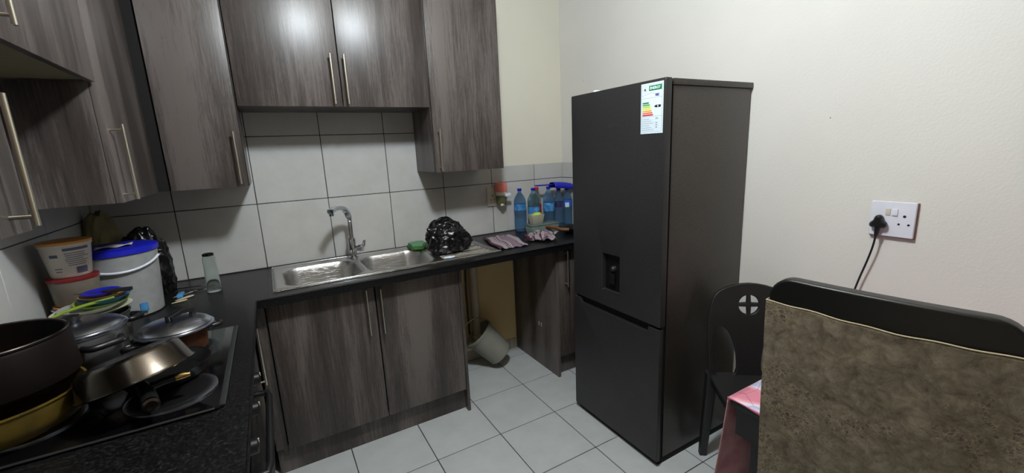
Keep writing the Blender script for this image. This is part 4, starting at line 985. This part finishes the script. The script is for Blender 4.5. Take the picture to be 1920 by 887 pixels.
# A: gold pot with big dark pot stacked on it
A_ = (0.128, -1.262)
t = thing('cooking_pot', (0.16, -1.30, 0.9125), 'burnt golden pot under the big dark pot in the left foreground', 'pot')
MB().lathe((0.125, -1.30, 0.9127), [(0.0, 0), (0.112, 0), (0.132, 0.010), (0.144, 0.035), (0.148, 0.072), (0.151, 0.074), (0.151, 0.077), (0.146, 0.077), (0.12, 0.02), (0, 0.008)], n=48, cap0=False, cap1=False).build('body', 'gold', t)
t = thing('stew_pot', (A_[0], A_[1], 0.991), 'large dark brown pot with brass rivet at the far left, stacked on a golden pot', 'pot')
AA = (0.112, -1.24)
MB().lathe((AA[0], AA[1], 0.991), [(0, 0), (0.135, 0), (0.142, 0.008), (0.137, 0.10), (0.133, 0.106), (0.136, 0.109), (0.135, 0.112), (0.129, 0.111), (0.130, 0.10), (0.134, 0.012), (0, 0.008)], n=56, cap0=False, cap1=False).build('body', 'brownpot', t)
MB().tube([(AA[0]+0.1345*math.cos(a), AA[1]+0.1345*math.sin(a), 1.1035) for a in [2*math.pi*i/60 for i in range(60)]], 0.0022, 6, closed=True).build('rim', 'pansteel', t)
pass
a = math.radians(-68); MB().lathe((AA[0]+0.139*math.cos(a), AA[1]+0.139*math.sin(a), 1.065), [(0.006, 0), (0.006, 0.002), (0.003, 0.004)], (math.cos(a), math.sin(a), 0), 12).build('rivet', 'brass', t)
loop_handle(t, AA, 0.136, 1.085, 110, 'blackplastic', 0.08, 0.035, 0.010)
loop_handle(t, AA, 0.138, 1.062, -120, 'blackplastic', 0.08, 0.035, 0.010)
# F: frying pan on the front right plate
F_ = (0.405, -1.225)
t = thing('frying_pan', (*F_, 0.9125), 'black frying pan between the silver-lidded pot and the front plate', 'pan')
MB().lathe((F_[0], F_[1], 0.9127), [(0, 0), (0.075, 0), (0.085, 0.006), (0.103, 0.04), (0.105, 0.04), (0.100, 0.037), (0.08, 0.008), (0, 0.006)], n=44, cap0=False, cap1=False).build('body', 'nonstick', t)
MB().tube([(0.375, -1.315, 0.948), (0.385, -1.345, 0.955), (0.405, -1.40, 0.957), (0.42, -1.455, 0.955)], [0.011, 0.013, 0.015, 0.016], 14).build('pan_handle', 'blackplastic', t)
MB().lathe((0.42, -1.455, 0.955), [(0.0165, 0), (0.0165, 0.008), (0.011, 0.010), (0.010, 0.004)], (0.26, -0.96, -0.03), 18).build('handle_cap', 'pansteel', t)
# E: tilted upturned steel pan resting on F
vd = Vector((0.375-0.7126, -1.24+2.5974, 0.99-1.471)).normalized()
E0 = Vector((0.379, -1.339, 0.980)); axE = Vector((-0.22, 0.20, 0.955)).normalized()
t = thing('steel_pan', (0.37, -1.26, 0.953), 'upturned shallow steel pan lying tilted over the black frying pan', 'pan')
MB().lathe(E0, [(0.114, -0.002), (0.116, 0), (0.112, 0.004), (0.098, 0.048), (0.088, 0.056), (0.0, 0.057)], axE, 52, cap0=False, cap1=False).build('body', 'pansteel', t, solid=0.0015)
MB().tube([(0.40, -1.385, 0.962), (0.43, -1.375, 0.966), (0.455, -1.372, 0.968)], [0.007, 0.009, 0.009], 10).build('pan_handle', 'blackplastic', t)
MB().tube([(0.455, -1.372, 0.968), (0.468, -1.371, 0.969), (0.483, -1.372, 0.969)], [0.0095, 0.009, 0.005], 10).build('handle_tip', 'brass', t)

# C: big pot behind with bowls stacked in it
C_ = (0.169, -0.800)
t = thing('cooking_pot', (*C_, 0.9), 'wide aluminium pot with black side handle, holding a stack of bowls behind the hob', 'pot')
potbody(t, C_, 0.086, 0.9013, 1.010, 'grimy'); loop_handle(t, C_, 0.086, 0.992, -20, 'blackplastic', 0.06, 0.035, 0.009)
loop_handle(t, C_, 0.086, 0.992, 205, 'blackplastic', 0.05, 0.03, 0.009)
def bowl(c, z, r, h, mat, label, name='bowl', tilt=(0, 0, 1), cat='bowl', group=None):
    o = MB().lathe((c[0], c[1], z), [(0, 0), (r*.55, 0), (r*.62, 0.003), (r*.97, h-.003), (r, h), (r*.985, h), (r*.6, 0.006), (0, 0.005)], tilt, 44, cap0=False, cap1=False).build(name, mat, None)
    return tag(o, label, cat, group)
bowl((0.169, -0.800), 1.013, 0.098, 0.020, 'cream_enamel', 'cream enamel plate lying as a lid on the wide aluminium pot', 'plate', cat='plate')
bowl((0.165, -0.790), 1.020, 0.080, 0.022, 'grey_plastic', 'pale grey dish on the cream plate, under the green bowl', 'bowl')
bowl((0.187, -0.775), 1.028, 0.070, 0.022, 'limegreen', 'lime green rimmed bowl below the blue bowl', 'bowl', (0.04, -0.05, 1))
bowl((0.195, -0.770), 1.036, 0.066, 0.024, 'plateblue', 'blue bowl in the stack below the mustard bowl', 'bowl')
bowl((0.193, -0.765), 1.047, 0.062, 0.022, 'mustard', 'mustard yellow bowl near the top of the stack', 'bowl')
bowl((0.186, -0.760), 1.060, 0.050, 0.016, 'blueplastic', 'small deep blue dish topping the bowl stack', 'bowl')
k_ = thing('kitchen_knife', (0.20, -0.79, 1.079), 'kitchen knife with black handle lying across the bowl stack', 'knife')
MB().tube([(0.200, -0.790, 1.0795), (0.235, -0.800, 1.080), (0.275, -0.810, 1.080)], [0.006, 0.008, 0.0085], sec=rrect(-1, -.7, 1, .7, .3, 3)).build('grip', 'blackplastic', k_)
MB().prism([(0.122, -0.767), (0.200, -0.784), (0.200, -0.796), (0.132, -0.775)], 1.0785, 1.080).build('blade', 'pansteel', k_)
# spoons / green handle slanting on the plate
o = MB().tube([(0.092, -0.855, 1.036), (0.117, -0.845, 1.045), (0.167, -0.835, 1.054), (0.232, -0.820, 1.062)], [0.004, 0.005, 0.005, 0.004], 8).build('ladle', 'limegreen', None); tag(o, 'yellow-green plastic ladle handle slanting over the cream plate', 'utensil')
# stack at left: dark pot, orange tray, red lidded tub, white bucket
K_ = (0.09, -0.63)
t = thing('cooking_pot', (*K_, 0.9), 'dark pot at the bottom of the stack under the white bucket', 'pot'); potbody(t, K_, 0.072, 0.9013, 0.998, 'nonstick')
bowl(K_, 1.000, 0.071, 0.010, 'white', 'white plate under the orange lid in the left stack', 'plate', cat='plate')
bowl(K_, 1.012, 0.066, 0.008, 'orange', 'orange lid between the white plate and the clear tub', 'lid', cat='lid')
t = thing('food_tub', (*K_, 1.022), 'brownish clear round tub with a dark red lid under the white bucket', 'container')
MB().lathe((*K_, 1.0215), [(0.055, 0), (0.058, 0.004), (0.064, 0.084)], n=40).build('body', 'greytub', t)
MB().lathe((*K_, 1.106), [(0.066, 0), (0.067, 0.002), (0.067, 0.010), (0.06, 0.012)], n=40).build('lid', 'redlid', t)
t = thing('food_bucket', (*K_, 1.119), 'white printed food bucket with orange rim on top of the left stack', 'bucket')
MB().lathe((*K_, 1.119), [(0.048, 0), (0.051, 0.003), (0.064, 0.104), (0.067, 0.105), (0.067, 0.112)], n=44).build('body', 'offwhite', t)
MB().lathe((*K_, 1.231), [(0.067, 0), (0.068, 0.001), (0.068, 0.008), (0.06, 0.010)], n=44).build('lid', 'orange', t)
ca = math.atan2(-2.6-K_[1], 0.71-K_[0])
def curvpatch(a0, a1, z0, z1, name='printed_block'):
    def fn(u, v):
        z = z0+(z1-z0)*v; r = 0.051+(z-1.122)*(0.013/0.101)+0.0008; a = ca+a0+(a1-a0)*u
        return (K_[0]+r*math.cos(a), K_[1]+r*math.sin(a), z)
    MB().grid(fn, 8, 1).build(name, 'greyprint', t)
R2 = random.Random(3)
curvpatch(-0.15, 0.95, 1.210, 1.219)
for i in range(7):
    curvpatch(-0.15+0.1*R2.random(), 0.95-0.35*R2.random(), 1.200-i*0.0068, 1.2022-i*0.0068)
curvpatch(0.25, 0.8, 1.130, 1.152)
curvpatch(-0.75, -0.4, 1.19, 1.2); curvpatch(-0.7, -0.35, 1.15, 1.153); curvpatch(-0.7, -0.4, 1.14, 1.143)
# large pail with blue lid
Pp = (0.165, -0.44)
t = thing('pail', (*Pp, 0.9), 'big cloudy plastic pail with blue lid and white handle in the corner', 'bucket')
MB().lathe((*Pp, 0.9013), [(0.105, 0), (0.109, 0.004), (0.124, 0.245), (0.127, 0.247)], n=48).build('body', 'grey_plastic', t)
MB().lathe((*Pp, 1.149), [(0.128, 0), (0.130, 0.002), (0.130, 0.020), (0.124, 0.024), (0.10, 0.024)], n=48).build('lid', 'blueplastic', t)
hp_ = []
for i in range(17):
    f = i/16; a = math.radians(-140+f*130); rr = 0.131; hp_.append((Pp[0]+rr*math.cos(a), Pp[1]+rr*math.sin(a), 1.125-0.035*math.sin(math.pi*f)))
MB().tube(hp_, 0.0045, 8).build('carry_handle', 'white', t)
box('sticker', 'bluelabel', t, 0.222, -0.5385, 0.925, 0.245, -0.530, 0.955).name = 'sticker'
t_ = bpy.data.objects['sticker']
# bags behind
crumple('bin_bag', (0.196, -0.19, 0.902), (0.088, 0.07, 0.172), 'bag', 'black plastic bag bulging behind the blue-lidded pail in the corner', 'bag', 0.16, 9, 6, crease=True, peaks=(((0.1, 0, 1), 0.1, 0.2),))
crumple('paper_bag', (0.052, -0.13, 0.902), (0.07, 0.07, 0.235), 'beigebag', 'crumpled beige paper bag in the far corner behind the white bucket', 'bag', 0.16, 12, 5)
# newspaper scrap on pail lid
o = MB().grid(lambda u, v: (0.12+0.1*u, -0.50+0.05*v+0.02*u, 1.1755+0.006*math.sin(u*5+v*3)**2), 12, 6).build('paper_scrap', 'offwhite', None, solid=0.001); tag(o, 'folded pale paper scrap lying on the blue pail lid', 'paper')
# glass, cutlery
g_ = (0.435, -0.315)
t = thing('glass', (*g_, 0.9), 'tall clear glass jar standing against the tiles left of the sink', 'glass')
MB().lathe((*g_, 0.9012), [(0.0, 0.0), (0.026, 0), (0.028, 0.004), (0.025, 0.155), (0.021, 0.165), (0.019, 0.165), (0.023, 0.153), (0.0255, 0.010), (0, 0.008)], n=30, cap0=False, cap1=False).build('body', 'glass', t)
MB().lathe((*g_, 1.0665), [(0.022, 0), (0.0225, 0.001), (0.0225, 0.009), (0.018, 0.011)], n=26).build('lid', 'pansteel', t)
cut = [((0.235, -0.16, 0.903), (0.33, -0.20, 0.908), (0.395, -0.20, 0.911), 'chrome', 'long steel spoon nearest the back tiles, beside the pail'),
       ((0.25, -0.235, 0.904), (0.32, -0.26, 0.905), (0.358, -0.275, 0.907), 'chrome', 'steel fork in the middle of the cutlery by the pail'),
       ((0.255, -0.33, 0.904), (0.29, -0.325, 0.909), (0.325, -0.30, 0.912), 'chrome', 'bent steel spoon above the wooden spoons')]
for a, b, c_, mt, lb_ in cut:
    a, b, c_ = [Vector(q)+Vector((0.03, 0, 0)) for q in (a, b, c_)]
    t = thing('cutlery', (b.x, b.y, 0.9005), lb_, 'cutlery')
    MB().tube([a, b, c_], [0.003, 0.0026, 0.002], 8).build('stem', mt, t)
    MB().lathe(c_+(c_-b).normalized()*0.010, [(0.001, -0.003), (0.007, -0.001), (0.007, 0.0), (0.001, 0.0012)], (0, 0, 1), 14).build('bowl', mt, t)
for a, b, lb_ in (((0.315, -0.375, 0.904), (0.362, -0.345, 0.906), 'upper of two pale wooden spoon tips by the pail'), ((0.305, -0.415, 0.904), (0.345, -0.40, 0.906), 'lower of two pale wooden spoon tips by the pail')):
    a, b = Vector(a), Vector(b); d_ = (b-a)
    o = MB().tube([a-d_*0.3, a+d_*.15, a+d_*.5, a+d_*.85, b], [0.003, 0.006, 0.009, 0.007, 0.002], sec=rrect(-1, -.35, 1, .35, .3, 3)).build('wooden_spoon', 'spoonwood', None); tag(o, lb_, 'spoon')
o = MB().box(0.30, -0.345, 0.9005, 0.322, -0.285, 0.916).build('blue_peg', 'bluelabel', None, bev=0.003); tag(o, 'small light blue plastic peg beside the pail and cutlery', 'peg')
o = MB().grid(lambda u, v: (0.335+0.05*u, -0.60+0.035*v, 0.9015+0.004*math.sin(u*4)), 8, 4).build('saucer_shard', 'white', None, solid=0.002); tag(o, 'white flat scrap on the worktop behind the silver lid', 'litter')

# ------------------------------------------------------------------ repeats carry one group phrase
GROUPS = {'wall_cabinet': 'wood grain wall cabinets', 'base_cabinet': 'wood grain base cabinets', 'bottle': 'plastic bottles in a row by the fridge',
          'cooking_pot': 'cooking pots on the left worktop', 'bowl': 'bowls stacked on the wide pot', 'dishcloth': 'striped dishcloths on the worktop',
          'cutlery': 'steel cutlery by the pail', 'wooden_spoon': 'wooden spoons by the pail', 'bin_bag': 'black plastic bags on the worktop'}
for o in COL.objects:
    if o.parent is None and 'category' in o.keys():
        gname = GROUPS.get(o.name.split('.')[0])
        if gname and 'group' not in o.keys(): o['group'] = gname
